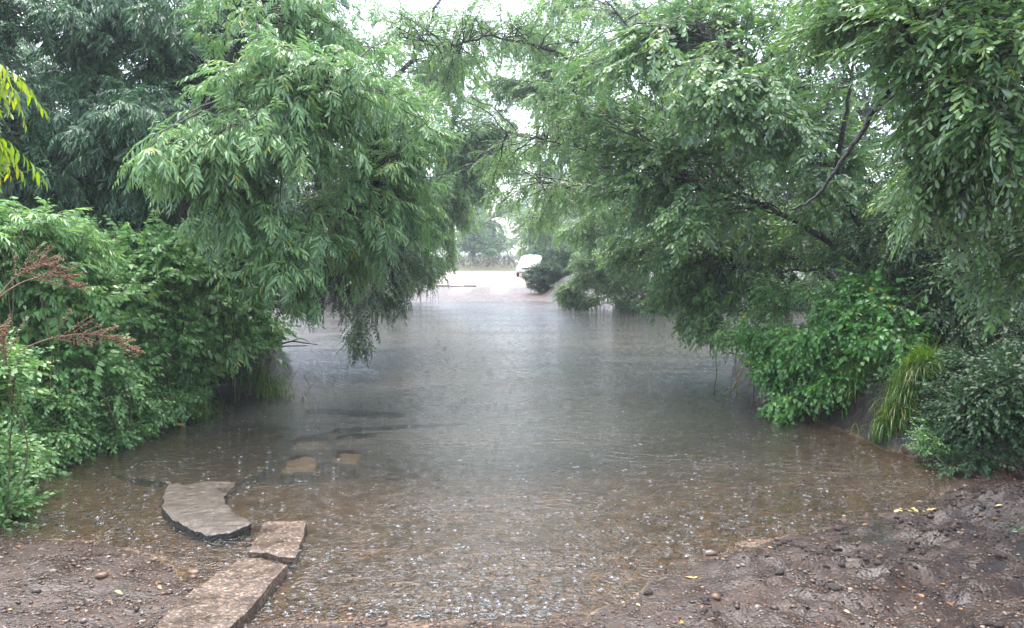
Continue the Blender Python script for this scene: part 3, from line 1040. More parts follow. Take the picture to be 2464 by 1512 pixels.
def grass_tuft(name, label, centre, rad, n, length, lean, seed, group=None, flop=1.0):
    r = np.random.default_rng(seed)
    base = on(centre[0], centre[1], 0)
    root = thing(name, label, "grass", base, group)
    K = 5
    u = np.linspace(0, 1, K)
    x = centre[0] + r.normal(0, rad[0], n)
    y = centre[1] + r.normal(0, rad[1], n)
    z = ground_z(x, y) - 0.01
    L = length * r.uniform(.55, 1.15, n)
    ang = np.arctan2(lean[1], lean[0]) + r.normal(0, .6, n)
    dx, dy = np.cos(ang), np.sin(ang)
    bend = flop * r.uniform(.5, 1.3, n)
    th_ = np.cumsum(np.outer(bend, np.full(K, 0.62)), 1) - .45           # angle from the vertical
    st = L / (K - 1)
    hx = np.c_[np.zeros(n), np.cumsum(np.sin(th_[:, :-1]), 1)] * st[:, None]
    hz = np.c_[np.zeros(n), np.cumsum(np.cos(th_[:, :-1]), 1)] * st[:, None]
    cx_ = (x - base[0])[:, None] + hx * dx[:, None]
    cy_ = (y - base[1])[:, None] + hx * dy[:, None]
    cz_ = (z - base[2])[:, None] + hz
    w = 0.0040 * (1 - u ** 2 * .9)[None] * r.uniform(.7, 1.4, (n, 1))
    Lf = np.stack([cx_ - w * dy[:, None], cy_ + w * dx[:, None], cz_], -1)
    Rt = np.stack([cx_ + w * dy[:, None], cy_ - w * dx[:, None], cz_], -1)
    V_ = np.stack([Lf, Rt], 2).reshape(n, K * 2, 3)
    t = []
    for k in range(K - 1):
        a = 2 * k
        t += [(a, a + 1, a + 3), (a, a + 3, a + 2)]
    T_ = (np.array(t)[None] + (np.arange(n) * K * 2)[:, None, None]).reshape(-1, 3)
    mesh_obj("blades", V_.reshape(-1, 3), T_, M["grass"], attrs={"tint": np.repeat(r.random(n) ** 1.5, K * 2)}, parent=root)
    return root


GG = "grass tussocks overhanging the water"
def tuft_at(px, py, z):
    return G(px, py, z)
c = G(2185, 930, .52)
grass_tuft("grass_tussock", "largest bright grass tussock hanging over the mud on the right bank", c + (0, .0, 0), (.10, .08), 1700, .42, (-.15, -1), 31, GG, 1.0)
c = np.array([3.45, 7.95, 0])
grass_tuft("grass_tussock", "smaller darker grass tussock left of the bright one below the bindweed", c, (.09, .08), 600, .36, (-.6, -.9), 32, GG, 1.0)
c = G(560, 880, .35)
grass_tuft("grass_tussock", "thin grass hanging over the eroded mud bank beside the nettles", c, (.35, .15), 700, .5, (.6, -1), 33, GG, 1.0)
c = G(440, 930, .3)
grass_tuft("grass_tussock", "fine green grass tuft at the water's edge under the yellowed nettles", c, (.16, .12), 700, .42, (.5, -1), 34, GG, 1.0)


def dock(label, base, tip, seed, head=0.42, nb=11, group="dock seed heads"):
    """arching dock stem with a branched seed head"""
    r = np.random.default_rng(seed)
    base, tip = np.asarray(base, float), np.asarray(tip, float)
    root = thing("dock_plant", label, "dock", base, group)
    t = tip - base
    L = np.linalg.norm(t)
    path = spline([(0, 0, 0), t * .45 + (0, 0, .18 * L), t * .8 + (0, 0, .14 * L), t], 24)
    st = MB()
    st.tube(path, np.linspace(.006, .002, 24), 5)
    hd = MB()
    k0 = int(24 * (1 - head / L)) if head < L else 4
    k0 = max(2, k0)
    lv, lt = np.array([(0, 0, 1), (1, 0, 0), (0, 1, 0), (-1, 0, 0), (0, -1, 0), (0, 0, -1)], float), np.array([(0, 1, 2), (0, 2, 3), (0, 3, 4), (0, 4, 1), (5, 2, 1), (5, 3, 2), (5, 4, 3), (5, 1, 4)])

    def seeds(p, q, n, s):
        for u in r.random(n):
            c_ = p + (q - p) * u + r.normal(0, .006, 3)
            hd.add(lv * s * r.uniform(.6, 1.2) * np.array([1, 1, 1.2]) + c_, lt, 0, r.random())
    for k in np.linspace(k0, 22, nb).astype(int):
        p = path[k]
        tg = path[min(k + 1, 23)] - path[k - 1]
        tg /= np.linalg.norm(tg)
        for sgn in (-1, 1):
            d = tg + sgn * np.cross(tg, (0, 1.0, 0)) * .45 + r.normal(0, .18, 3)
            q = p + d * (.16 * (1.15 - k / 24)) * r.uniform(.7, 1.3) * 1.5
            st.tube([p, (p + q) / 2 + (0, 0, .008), q], [.0022, .0016, .001], 4)
            seeds(p + (q - p) * .15, q, 26, .0052)
    for k in range(k0, 23):
        seeds(path[k], path[k + 1], 9, .0055)
        hd.tube([path[k], path[k + 1]], [.004, .004], 4)
    hd.build("seed_head", [M["rust"]], root)
    st.build("stem", [M["drystem"]], root)
    return root


dock("arching rust-red dock seed head pointing over the nettles towards the water", P(-140, 985, 5.2), P(335, 848, 5.2), 41, .75, 13)
dock("brown dock seed head rising beside pale nettles, above the arching red one", P(-60, 800, 5.2), P(125, 640, 5.2), 42, .4, 10)
dock("thin ginger dock seed head bent across the nettle leaves", P(-60, 760, 5.3), P(195, 690, 5.3), 43, .4, 8)
dock("dark brown withered dock stem at the picture's edge", P(30, 960, 4.9), P(0, 815, 4.9), 44, .25, 8)

# --- right side ------------------------------------------------------------------------------
b = np.array([6.4, 13.4, 0.3])
make_plant("sallow_tree", "slender sallow whose long fine boughs arch right across the gap over the stream", "sallow tree", b,
           [([b, P(1830, 500, 13.2), P(1640, 300, 13), P(1420, 160, 13), P(1200, 90, 13.2), P(1080, 110, 13.4), P(960, 90, 13.5)], .07, .008), ([P(1800, 480, 13.2), P(1600, 420, 13.2), P(1400, 360, 13.4), P(1220, 320, 13.6)], .04, .007),
            ([P(1700, 380, 13), P(1560, 130, 13), P(1420, -40, 13)], .04, .01), ([P(1700, 520, 13.4), P(1500, 460, 14), P(1300, 440, 14.4)], .03, .006)],
           [B(1450, 130, 13, .9, .9, .6, 34), B(1250, 110, 13.3, .7, .8, .45, 20), B(1130, 170, 13.6, .5, .7, .4, 12), B(1500, 330, 13.2, .9, .9, .5, 36), B(1300, 340, 13.6, .7, .8, .35, 20), B(1420, 480, 14, .7, .8, .45, 28),
            B(1620, 220, 13, .9, .8, .7, 34), B(1300, 20, 13.2, .9, .8, .3, 18), B(1560, 540, 13.6, .6, .7, .5, 26), B(1330, 470, 14.4, .4, .5, .3, 10), B(1180, 390, 14, .5, .6, .3, 12), B(1700, 60, 13, 1, .9, .6, 30), B(1200, 480, 14.6, .35, .5, .3, 10), B(1160, 40, 13.4, .7, .7, .35, 20), B(1040, 110, 13.6, .6, .7, .45, 18), B(960, 40, 13.4, .6, .7, .4, 16), B(1060, 230, 13.8, .5, .6, .4, 14), B(1290, 530, 15, .4, .5, .25, 12), B(1380, 250, 13, .8, .8, .5, 30)],
           "sallow", "birch", 50, spray_step=0.085, droop=0.3, arch=0.2, spray_scale=(0.8, 1.2))
b = on(5.1, 10.4)
make_plant("sallow_tree", "large round-leaved sallow leaning from the right bank, tips trailing close to the water", "sallow tree", b,
           [([b, P(2120, 640, 9.6), P(2010, 430, 9.0), P(1900, 260, 8.6), P(1780, 130, 8.6), P(1620, 60, 8.8)], 0.07, 0.006),
            ([P(2130, 660, 9.8), P(1960, 560, 9.4), P(1800, 480, 9.6), P(1600, 430, 10.2)], 0.06, 0.012),
            ([b, P(2060, 640, 10.4), P(1850, 620, 10.8), P(1700, 620, 11)], 0.06, 0.012),
            ([P(2010, 430, 9.0), P(2050, 200, 8.6), P(2080, 0, 8.6)], 0.035, 0.010)],
           [B(1980, 470, 8.6, .35, .4, .3, 24), B(1880, 330, 7.8, .5, .5, .3, 26), B(1760, 280, 7.4, .5, .5, .25, 22), B(1640, 200, 7.6, .5, .5, .25, 18), B(1640, 560, 8.6, .3, .4, .2, 12), B(1560, 480, 10.2, .6, .8, .5, 40), B(1440, 420, 10.8, .6, .7, .45, 26), B(1600, 620, 10.8, .5, .6, .5, 34), B(1700, 720, 11, .4, .5, .4, 24), B(1650, 330, 9.4, .7, .7, .4, 36),
            B(1800, 200, 8.6, .8, .8, .5, 42), B(1560, 170, 9.4, .9, .8, .55, 40), B(1820, 380, 9.2, .6, .6, .35, 26), B(1900, 60, 8.8, .9, .8, .4, 32), B(1380, 250, 10.6, .7, .7, .5, 26),
            B(1880, 600, 10.4, .8, .5, .5, 44), B(1750, 520, 10.2, .6, .5, .45, 34), B(1640, 790, 11.2, .25, .3, .15, 12), B(1700, 800, 10.4, .3, .3, .2, 16), B(1600, 720, 11, .35, .4, .25, 18), B(1480, 620, 11.2, .3, .4, .2, 12), B(2050, 500, 9.8, .8, .5, .6, 44), B(1700, 30, 9.6, .9, .7, .45, 30),
            B(1990, 330, 9.6, .8, .5, .6, 40)],
           "sallow_big", "sallow", 51, spray_step=0.15, droop=0.18, arch=0.22, spray_scale=(0.7, 1.05), twig_r=(.008, .002))
b = on(4.3, 5.2)
r_ = make_plant("sallow_tree", "nearest sallow at the upper corner with big silvery wet leaves and a crooked black bough", "sallow tree", b,
           [([b, (4.2, 5.2, 1.6), (3.6, 5.0, 2.7), (2.9, 4.8, 3.4), (2.2, 4.8, 3.8)], 0.06, 0.01),
            ([(3.6, 5.0, 2.7), P(2300, 260, 4.6), P(2200, 60, 4.6)], 0.04, 0.01)],
           [B(2200, 90, 4.6, .42, .5, .22, 26), B(2380, 130, 4.2, .35, .4, .3, 26), B(2380, 330, 4.3, .35, .4, .3, 28), B(2250, 330, 4.8, .4, .4, .25, 20), B(2350, 500, 4.8, .4, .4, .3, 30),
            B(2420, 620, 5.2, .35, .4, .35, 26), B(2230, 480, 5.4, .4, .4, .25, 20), B(2000, 60, 5.4, .4, .5, .25, 20), B(2150, -10, 5, .5, .6, .25, 20), ((3.9, 4.4, 4.4), (1.5, 1.9, .7), 90), ((4.6, 3.2, 3.4), (1.0, 1.4, .8), 50), B(2430, 10, 4.4, .4, .5, .3, 22), B(2300, 200, 5, .4, .4, .25, 20), B(2560, 300, 4.5, .4, .6, .7, 24), B(2300, 20, 4.4, .5, .5, .2, 16)],  # two wide overhead leaf masses added above the frame to darken the right
           "sallow", "sallow", 52, spray_step=0.085, droop=0.15, arch=0.22, spread=1.15, spray_scale=(0.8, 1.4))
bb = MB()
bp = spline(np.array([P(2330, 90, 4.9), P(2265, 170, 4.8), P(2195, 190, 4.75), P(2120, 250, 4.7), P(2085, 300, 4.7), P(2040, 370, 4.75), P(1990, 440, 4.8), P(1955, 480, 4.85), P(1900, 505, 4.9)]) - b, 40)
bp[1:-1] += np.random.default_rng(2).normal(0, .005, (38, 3))
bb.tube(bp, np.linspace(.026, .006, 40), 7)
bb.tube(spline(np.array([P(2140, 232, 4.72), P(2130, 195, 4.68), P(2165, 180, 4.7), P(2250, 175, 4.75)]) - b, 14), np.linspace(.014, .006, 14), 6)
bb.tube(spline(np.array([P(2330, 90, 4.9), P(2420, 30, 5.0), (4.0, 5.1, 2.6)]) - b, 10), np.linspace(.026, .04, 10), 6)
bb.build("bough", [M["bark"]], r_)
b = on(5.2, 8.2)
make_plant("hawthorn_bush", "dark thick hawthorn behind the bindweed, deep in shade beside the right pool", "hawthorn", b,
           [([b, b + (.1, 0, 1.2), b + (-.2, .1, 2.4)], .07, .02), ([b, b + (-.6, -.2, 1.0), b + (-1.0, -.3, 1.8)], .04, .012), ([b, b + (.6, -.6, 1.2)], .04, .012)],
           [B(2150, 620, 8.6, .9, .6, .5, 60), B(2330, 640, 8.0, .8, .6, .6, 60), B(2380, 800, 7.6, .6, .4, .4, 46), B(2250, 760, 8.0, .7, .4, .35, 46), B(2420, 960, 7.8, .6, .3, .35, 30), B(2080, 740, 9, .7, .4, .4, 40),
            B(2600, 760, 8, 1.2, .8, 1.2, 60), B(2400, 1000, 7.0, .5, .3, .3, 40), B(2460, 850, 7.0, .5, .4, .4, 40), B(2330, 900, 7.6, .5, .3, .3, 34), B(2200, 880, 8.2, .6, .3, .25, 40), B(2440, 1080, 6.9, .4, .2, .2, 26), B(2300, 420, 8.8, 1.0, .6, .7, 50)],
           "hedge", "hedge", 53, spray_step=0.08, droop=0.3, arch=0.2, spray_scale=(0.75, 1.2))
b = on(5.9, 5.6)  # stands mostly outside the frame, added to block light on the right
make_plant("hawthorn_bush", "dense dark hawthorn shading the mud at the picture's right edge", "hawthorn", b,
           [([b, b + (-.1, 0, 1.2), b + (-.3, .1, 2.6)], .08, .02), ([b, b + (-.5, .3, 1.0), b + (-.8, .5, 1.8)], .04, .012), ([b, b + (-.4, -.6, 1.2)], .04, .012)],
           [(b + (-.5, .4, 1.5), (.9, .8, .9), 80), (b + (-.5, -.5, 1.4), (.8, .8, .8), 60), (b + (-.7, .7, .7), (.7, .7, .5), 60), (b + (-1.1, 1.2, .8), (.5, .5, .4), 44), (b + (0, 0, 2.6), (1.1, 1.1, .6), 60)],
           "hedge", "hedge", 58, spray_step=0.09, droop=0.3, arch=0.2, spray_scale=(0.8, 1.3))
clump("bindweed_bush", "bright green bindweed heaped over the right bank, a few heart leaves yellow", "bindweed",
      [B(1960, 820, 8.4, .5, .4, .25, 44), B(2060, 735, 8.3, .4, .4, .24, 36), B(2140, 820, 7.8, .3, .35, .22, 26), B(1860, 880, 8.7, .28, .3, .16, 16), B(2020, 910, 8.0, .3, .2, .10, 14), B(1890, 960, 8.1, .12, .1, .12, 5), B(2100, 670, 8.3, .15, .2, .2, 9), B(1815, 800, 8.9, .22, .2, .1, 8), B(2170, 740, 7.9, .2, .2, .2, 9)], "bindweed", "bindweed", 54, spray_step=0.055, droop=0.75, arch=0.35, start_u=.3, nmin=6, low=.15)
clump("bramble_bush", "trailing bramble shoot reaching out from beneath the sallow towards the water", "bramble",
      [B(1840, 740, 9.4, .3, .3, .12, 14), B(1760, 800, 9.8, .3, .3, .10, 12), B(1880, 690, 9.2, .3, .3, .12, 14)], "bramble", "nettle", 55, spray_step=0.06, droop=0.3, arch=0.3, start_u=.3)
clump("bramble_bush", "deep shaded bramble covering the bank face at the right edge below the hawthorn", "bramble",
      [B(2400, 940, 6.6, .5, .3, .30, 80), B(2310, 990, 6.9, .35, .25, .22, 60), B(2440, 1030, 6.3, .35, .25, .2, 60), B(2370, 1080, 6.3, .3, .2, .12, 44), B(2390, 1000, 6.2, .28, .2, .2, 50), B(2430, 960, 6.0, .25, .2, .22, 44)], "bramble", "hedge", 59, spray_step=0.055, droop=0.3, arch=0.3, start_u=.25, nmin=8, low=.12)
clump("weed_clump", "dark small-leaved weeds on the mud right of the bright grass tussock", "weeds",
      [B(2270, 1010, 6.7, .22, .2, .13, 26), B(2350, 1030, 6.6, .25, .2, .14, 26), B(2250, 1060, 6.4, .12, .12, .06, 10)], "bramble", "nettle", 56, spray_step=0.05, droop=0.2, arch=0.3, start_u=.25, nmin=6, low=.08, spray_scale=(.5, .8))
clump("weed_clump", "sparse ferny weeds on the ground at the picture's edge above the mud", "weeds",
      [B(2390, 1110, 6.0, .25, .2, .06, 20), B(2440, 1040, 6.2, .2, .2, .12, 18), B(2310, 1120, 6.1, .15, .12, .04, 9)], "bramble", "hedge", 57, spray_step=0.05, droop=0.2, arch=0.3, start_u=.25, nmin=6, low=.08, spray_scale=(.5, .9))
# dead stems by the corner of the right bank
root = thing("dead_reed", "broken straw-coloured reed stems bent over the water below the sallow", "reed", G(1780, 950, 0))
o_ = G(1780, 950, 0)
for pts in ([(1775, 960), (1770, 880), (1782, 815), (1850, 828)], [(1772, 900), (1808, 845), (1800, 800)], [(1765, 935), (1800, 870), (1830, 905)], [(1755, 848), (1790, 858), (1845, 865)], [(1740, 950), (1790, 915), (1830, 850)]):
    mbx = MB()
    Yb = o_[1] + rng.normal(0, .06)
    mbx.tube(spline([P(p[0], p[1], Yb + .03 * k) - o_ for k, p in enumerate(pts)], 12), np.linspace(.009, .005, 12), 5)
    mbx.build("stem", [M["dead"]], root)
b = on(5.8, 15.6)
b = np.array([6.0, 28.0, gz(6.0, 28.0)])
make_plant("crack_willow", "tall airy tree beyond the stream arching over the opening from the right", "tree", b,
           [([b, P(1660, 480, 27), P(1600, 250, 25), P(1520, 80, 23), P(1420, -80, 22)], .24, .05), ([P(1655, 460, 27), P(1760, 250, 26), P(1800, 0, 25)], .14, .04), ([P(1620, 300, 26), P(1480, 250, 24), P(1370, 260, 22.5)], .09, .03)],
           [B(1450, 120, 21, 1.4, 1.4, 1.0, 60), B(1330, 60, 22, 1.2, 1.2, .8, 36), B(1580, 60, 22, 1.4, 1.2, 1.0, 54), B(1420, 330, 22, 1.2, 1.2, .9, 54), B(1580, 320, 23, 1.4, 1.2, 1.2, 70), B(1480, 500, 24, 1.2, 1.0, 1.0, 60),
            B(1700, 200, 24, 1.5, 1.2, 1.6, 70), B(1620, 560, 25, 1.2, 1, 1.0, 56), B(1850, 300, 25, 2, 1, 2.2, 80), B(1400, 440, 23, .7, .8, .5, 24), B(1220, 200, 24, .9, .8, .7, 24), B(1300, 400, 23, .6, .8, .5, 20), B(1330, 250, 22, 1.0, 1, .8, 34), B(1280, 110, 22, .9, 1, .6, 20), B(1380, 560, 25, .7, .8, .5, 26)],
           "birch", "birch", 61, spray_step=0.20, droop=0.35, arch=0.2)
b = on(-6.6, 27.5)
make_plant("crack_willow", "airy tree on the far shore leaning over the track from the left", "tree", b,
           [([b, P(830, 480, 27), P(900, 280, 25.5), P(1000, 120, 24), P(1080, -40, 24)], .2, .04), ([P(840, 470, 27), P(980, 440, 26), P(1080, 440, 25)], .09, .025)],
           [B(960, 420, 25, 1.0, 1.2, .9, 50), B(1080, 440, 24, .8, 1, .7, 34), B(1010, 560, 26, .9, 1, .7, 50), B(1060, 640, 27, .45, .8, .4, 20), B(960, 660, 27, .8, .8, .7, 40), B(1050, 260, 24, 1.0, 1.0, .8, 42), B(1130, 340, 24, .8, .8, .6, 22),
            B(1180, 470, 25, .6, .8, .45, 16), B(900, 250, 25, 1.4, 1, 1.2, 46), B(950, 110, 24, 1.2, 1, .7, 26), B(820, 560, 27, 1.4, .8, 1.4, 60), B(1130, 200, 24, 1.1, .9, .8, 34), B(1050, 60, 24, 1.2, 1, .6, 20), B(1200, 300, 24, .8, .8, .6, 22), B(1190, 120, 24, .8, .8, .5, 12), B(1150, 410, 25, .9, .8, .7, 34), B(1120, 520, 26, .6, .8, .6, 26), B(1090, 600, 27, .35, .6, .4, 16), B(1240, 380, 24, .5, .6, .5, 10)],
           "birch", "birch", 62, spray_step=0.17, droop=0.4, arch=0.2)
# bushes along the far shore
clump("shore_bush", "pale yellow-green bush at the far water's edge right of the track", "bush",
      [B(1430, 660, 25.4, .9, .6, .6, 70), B(1370, 700, 26.4, .5, .5, .3, 34), B(1520, 690, 25, .9, .5, .4, 50), B(1490, 600, 26, .9, .6, .6, 44), B(1400, 722, 26.2, .7, .3, .2, 34), B(1540, 730, 25.2, .9, .3, .25, 44)], "birch", "pale", 63, spray_step=0.10, droop=0.3, arch=0.3, spray_scale=(.4, .75), nmin=9, low=.15)
clump("shore_bush", "darker bush along the far shore half hidden by the sallow's tips", "bush",
      [B(1640, 670, 25.2, 1.1, .5, .7, 70), B(1800, 660, 25.5, 1.6, .5, .9, 80), B(2050, 620, 26, 2.5, .6, 1.4, 90), B(1500, 640, 29, 1.2, .8, .7, 70), B(1420, 625, 31, .9, .8, .6, 50), B(1680, 728, 25, 1.2, .3, .3, 54), B(1900, 700, 25.2, 1.6, .4, .5, 60)], "birch", "birch", 64, spray_step=0.13, droop=0.3, arch=0.3, spray_scale=(.5, .9), nmin=9, low=.15)
clump("shore_bush", "bush on the far shore at the left edge of the track", "bush",
      [B(1010, 660, 30, .8, .6, .6, 60), B(950, 690, 29, .7, .5, .4, 44), B(900, 620, 28, 1.2, .6, 1.0, 60)], "birch", "pale", 65, spray_step=0.13, droop=0.4, arch=0.3, spray_scale=(.4, .8), nmin=9, low=.15)
clump("gorse_bush", "dark rounded bush standing in front of the white car", "bush",
      [B(1312, 664, 35, .95, .7, .72, 150), B(1350, 634, 36, 1.0, .7, 1.0, 130)], "birch", "hedge", 66, spray_step=0.09, droop=0.1, arch=0.2, spray_scale=(.35, .6), nmin=12, low=.15)
# farther trees
def far_tree(name, label, base, blobs, limbs, sp="far", mat="birch", seed=70, bark="bark", **kw):
    a = dict(spray_step=0.32, droop=0.3, arch=0.15, spray_scale=(.55, 1.0))
    a.update(kw)
    return make_plant(name, label, "tree", base, limbs, blobs, sp, mat, seed, bark=bark, twig_r=(.03, .008), **a)


b = on(4.5, 60)
far_tree("birch_tree", "soft green birch rising right behind the white car", b,
         [B(1330, 540, 58, 2.6, 2, 2.0, 80), B(1290, 590, 58, 1.6, 1.5, .9, 46), B(1400, 480, 60, 2.6, 2, 2.2, 60), B(1250, 530, 60, 1.2, 1.2, 1.0, 30), B(1290, 610, 60, 1.8, 1.2, .8, 50), B(1380, 600, 60, 2.4, 1.5, 1.0, 60)],
         [([b, P(1385, 540, 60), P(1370, 440, 60)], .2, .05), ([P(1385, 560, 60), P(1290, 530, 58)], .1, .03)], seed=71)
b = on(2.0, 74)
pine = far_tree("pine_tree", "tall pine with a bare tan trunk showing through the gap in the canopy", b,
         [B(1290, 120, 74, 3.2, 2.4, 2.6, 50), B(1230, 250, 74, 1.6, 1.4, .9, 16), B(1350, 270, 74, 1.8, 1.4, 1.2, 18)],
         [([b, P(1296, 450, 74), P(1292, 300, 74), P(1286, 150, 74), P(1284, 60, 74)], .30, .12), ([P(1290, 260, 74), P(1240, 240, 74)], .08, .03), ([P(1290, 280, 74), P(1350, 260, 74)], .08, .03)], sp="far", mat="pine", seed=72, bark="bark_pine")
b = on(-4, 84)
tA = far_tree("birch_tree", "hazy birch at the end of the track, left of the white car", b,
         [B(1130, 530, 84, 3, 2, 2.6, 70), B(1190, 560, 84, 2, 2, 1.4, 40), B(1100, 440, 84, 3, 2, 2.4, 50), B(1140, 590, 84, 3.5, 1.5, .8, 50), B(1210, 590, 82, 2.2, 1.5, 1.0, 40), B(1240, 500, 84, 2.4, 1.5, 1.6, 40)],
         [([b, P(1140, 540, 84), P(1130, 420, 84)], .22, .06), ([P(1140, 560, 84), P(1190, 520, 84)], .1, .04), ([P(1140, 560, 84), P(1090, 480, 84)], .1, .04)], seed=73, mat="birch")
wood_spots = [(-22, 78, 1.5, "hazy far birch half hidden behind the pale willow"), (-13, 92, 1.7, "hazy far birch filling the gap left of the track end"), (10, 95, 1.5, "hazy far birch above the roof of the white car"),
              (24, 82, 1.7, "far birch hidden deep behind the right sallow"), (38, 70, 1.8, "far birch beyond the right bank hawthorn"), (-38, 66, 1.8, "far birch beyond the left bank nettles"), (3, 110, 1.6, "farthest birch straight over the end of the track"), (-5, 104, 1.9, "tall far birch over the sunlit gravel")]
for k, (x, y, s, lab) in enumerate(wood_spots):
    copy_thing(tA, on(x, y), 1.1 * k + .5, (s, s, s * (1.0 + .08 * (k % 3))), lab)
# mid-distance trees closing both sides
b = on(-15, 30)
tB = far_tree("oak_tree", "broad oak closing the view behind the left alders", b,
         [(b + (0, 0, 6), (4, 2.5, 3.5), 120), (b + (2.5, -1, 3), (3, 2, 2.4), 80), (b + (-2.5, -1, 3), (3, 2, 2.4), 80), (b + (0, -1.2, 1.3), (4, 1.5, 1.2), 60)],
         [([b, b + (.2, 0, 3), b + (0, 0, 7)], .35, .1), ([b + (.1, 0, 2.2), b + (2.5, -.6, 4.6)], .15, .05), ([b + (.1, 0, 2.5), b + (-2.6, -.6, 5)], .15, .05)], mat="hedge", seed=75)
for k, (x, y, s, lab) in enumerate([(-24, 34, 1.1, "second oak farther left behind the corner willow"), (13.5, 31, .95, "oak behind the right sallow across the stream"), (21, 27, 1.1, "oak at the right beyond the hawthorn"), (11, 42, 1.0, "oak between the airy stream tree and the birch"), (-13, 44, 1.0, "oak set back left of the sunlit gravel"),
                                    (31, 22, 1.1, "outermost oak past the right end of the stream")]):
    copy_thing(tB, on(x, y), 2.1 * k + .9, (s, s, s), lab)


# --- heather bank at the end of the track ------------------------------------------------------
hx = rng.uniform(-30, 30, 2600); hy = rng.uniform(75.5, 84, 2600)
hp = np.c_[hx, hy, ground_z(hx, hy) + .05]
hd_ = np.c_[rng.normal(0, .5, (2600, 2)), np.ones(2600)]
hb = crown_mesh("heather", "birch", hp, hd_, rng.uniform(.9, 1.9, 2600), M["heath"], None, rng)
kind(hb, "stuff", "brown heather and rough grass on the rise at the end of the track", "heather")
# --- low green cover on the banks ----------------------------------------------------------------
gxr = rng.uniform(-9, 9, 22000); gyr = rng.uniform(5.0, 14, 22000)
sdg = shore_dist(gxr, gyr)
ok = (sdg > 0.20) & (np.abs(gxr) > 2.3) & ((gyr > 6.35 - .25 * np.clip(gxr - 3.6, 0, 2)) | ((gxr < 0) & (gyr > 5.6))) & (fnoise(gxr * 1.6, gyr * 1.6, 2) > -.22)
gp = np.c_[gxr, gyr, ground_z(gxr, gyr)][ok]
gd = np.c_[rng.normal(0, .8, (len(gp), 2)), np.full(len(gp), .8)]
gc_ = crown_mesh("ground_cover", "bramble", gp, gd, rng.uniform(.4, .9, len(gp)), M["hedge"], None, rng)
kind(gc_, "stuff", "low dark green ground cover on the stream banks", "ground cover")


# --- slabs ---------------------------------------------------------------------------------------
SLABS = []


def slab(name, label, cat, outline, ztop, thick, mat, seed, step=0.02, rough=0.004, edge=0.012, group=None, side=None):
    """a worn concrete slab: dense top sheet, ragged edge, vertical sides; ztop(x, y) gives the top"""
    r = np.random.default_rng(seed)
    pts = np.array([G(px, py, z)[:2] for px, py, z in outline])
    SLABS.append((pts, ztop))
    # resample the outline and roughen it
    Q_, n = [], len(pts)
    for k in range(n):
        a, b2 = pts[k], pts[(k + 1) % n]
        m_ = max(1, int(np.linalg.norm(b2 - a) / step))
        for t in range(m_):
            Q_.append(a + (b2 - a) * t / m_)
    Q_ = np.array(Q_)
    c_ = Q_.mean(0)
    Q_ += r.normal(0, edge * .10, Q_.shape) + edge * 1.6 * np.c_[fnoise(Q_[:, 0] * 8, Q_[:, 1] * 8 + seed, 3), fnoise(Q_[:, 0] * 8 + 50, Q_[:, 1] * 8, 3)]
    import bmesh
    bm = bmesh.new()
    vs = [bm.verts.new((p[0], p[1], 0)) for p in Q_]
    f = bm.faces.new(vs)
    bmesh.ops.triangulate(bm, faces=[f])
    for _ in range(3):
        long = [e for e in bm.edges if e.calc_length() > step * 2.0 and not e.is_boundary]
        if long:
            bmesh.ops.subdivide_edges(bm, edges=long, cuts=1)
            bmesh.ops.triangulate(bm, faces=bm.faces[:])
        bmesh.ops.beautify_fill(bm, faces=bm.faces[:], edges=[e for e in bm.edges if not e.is_boundary])
    bm.verts.index_update()
    V_ = np.array([v.co[:] for v in bm.verts])
    T_ = np.array([[v.index for v in q.verts] for q in bm.faces])
    bd = [(e.verts[0].index, e.verts[1].index) for e in bm.edges if e.is_boundary]
    isb = np.array([v.is_boundary for v in bm.verts])
    nrm = np.array([q.normal.z for q in bm.faces])
    bm.free()
    T_[nrm < 0] = T_[nrm < 0][:, ::-1]
    zt = np.array([ztop(x, y) for x, y in V_[:, :2]]) + rough * 2.4 * fnoise(V_[:, 0] * 5, V_[:, 1] * 5, 4) + rough * 1.2 * fnoise(V_[:, 0] * 34, V_[:, 1] * 34, 2) - isb * .006
    V_[:, 2] = zt
    und = fnoise(V_[:, 0] * 11 + 7, V_[:, 1] * 11, 4)
    dirc = V_[:, :2] - c_
    dirc = dirc / (np.linalg.norm(dirc, axis=1, keepdims=True) + 1e-9)
    tp = V_.copy()
    lo = V_.copy()
    lo[:, 2] = zt - thick
    lo[:, :2] -= dirc * (.012 + .03 * und)[:, None]
    md = V_.copy()
    md[:, 2] = zt - thick * (.38 + .25 * und)
    md[:, :2] += dirc * (edge * .6 * fnoise(V_[:, 0] * 17, V_[:, 1] * 17 + 3, 3))[:, None]
    n0 = len(V_)
    sides = []
    for a, b2 in bd:
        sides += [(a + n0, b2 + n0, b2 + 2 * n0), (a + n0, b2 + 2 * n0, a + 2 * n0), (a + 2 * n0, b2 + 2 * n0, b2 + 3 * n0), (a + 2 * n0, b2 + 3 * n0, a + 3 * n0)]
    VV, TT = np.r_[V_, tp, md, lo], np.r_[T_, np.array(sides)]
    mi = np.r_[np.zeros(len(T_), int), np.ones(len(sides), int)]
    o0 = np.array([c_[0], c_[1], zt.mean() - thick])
    o = mesh_obj(name, VV - o0, TT, [mat, side or M['dark_edge']], mi)
    bm = bmesh.new()
    bm.from_mesh(o.data)
    bmesh.ops.delete(bm, geom=[v for v in bm.verts if not v.link_faces], context='VERTS')
    bm.to_mesh(o.data)
    bm.free()
    o.location = o0
    return tag(o, label, cat, group)


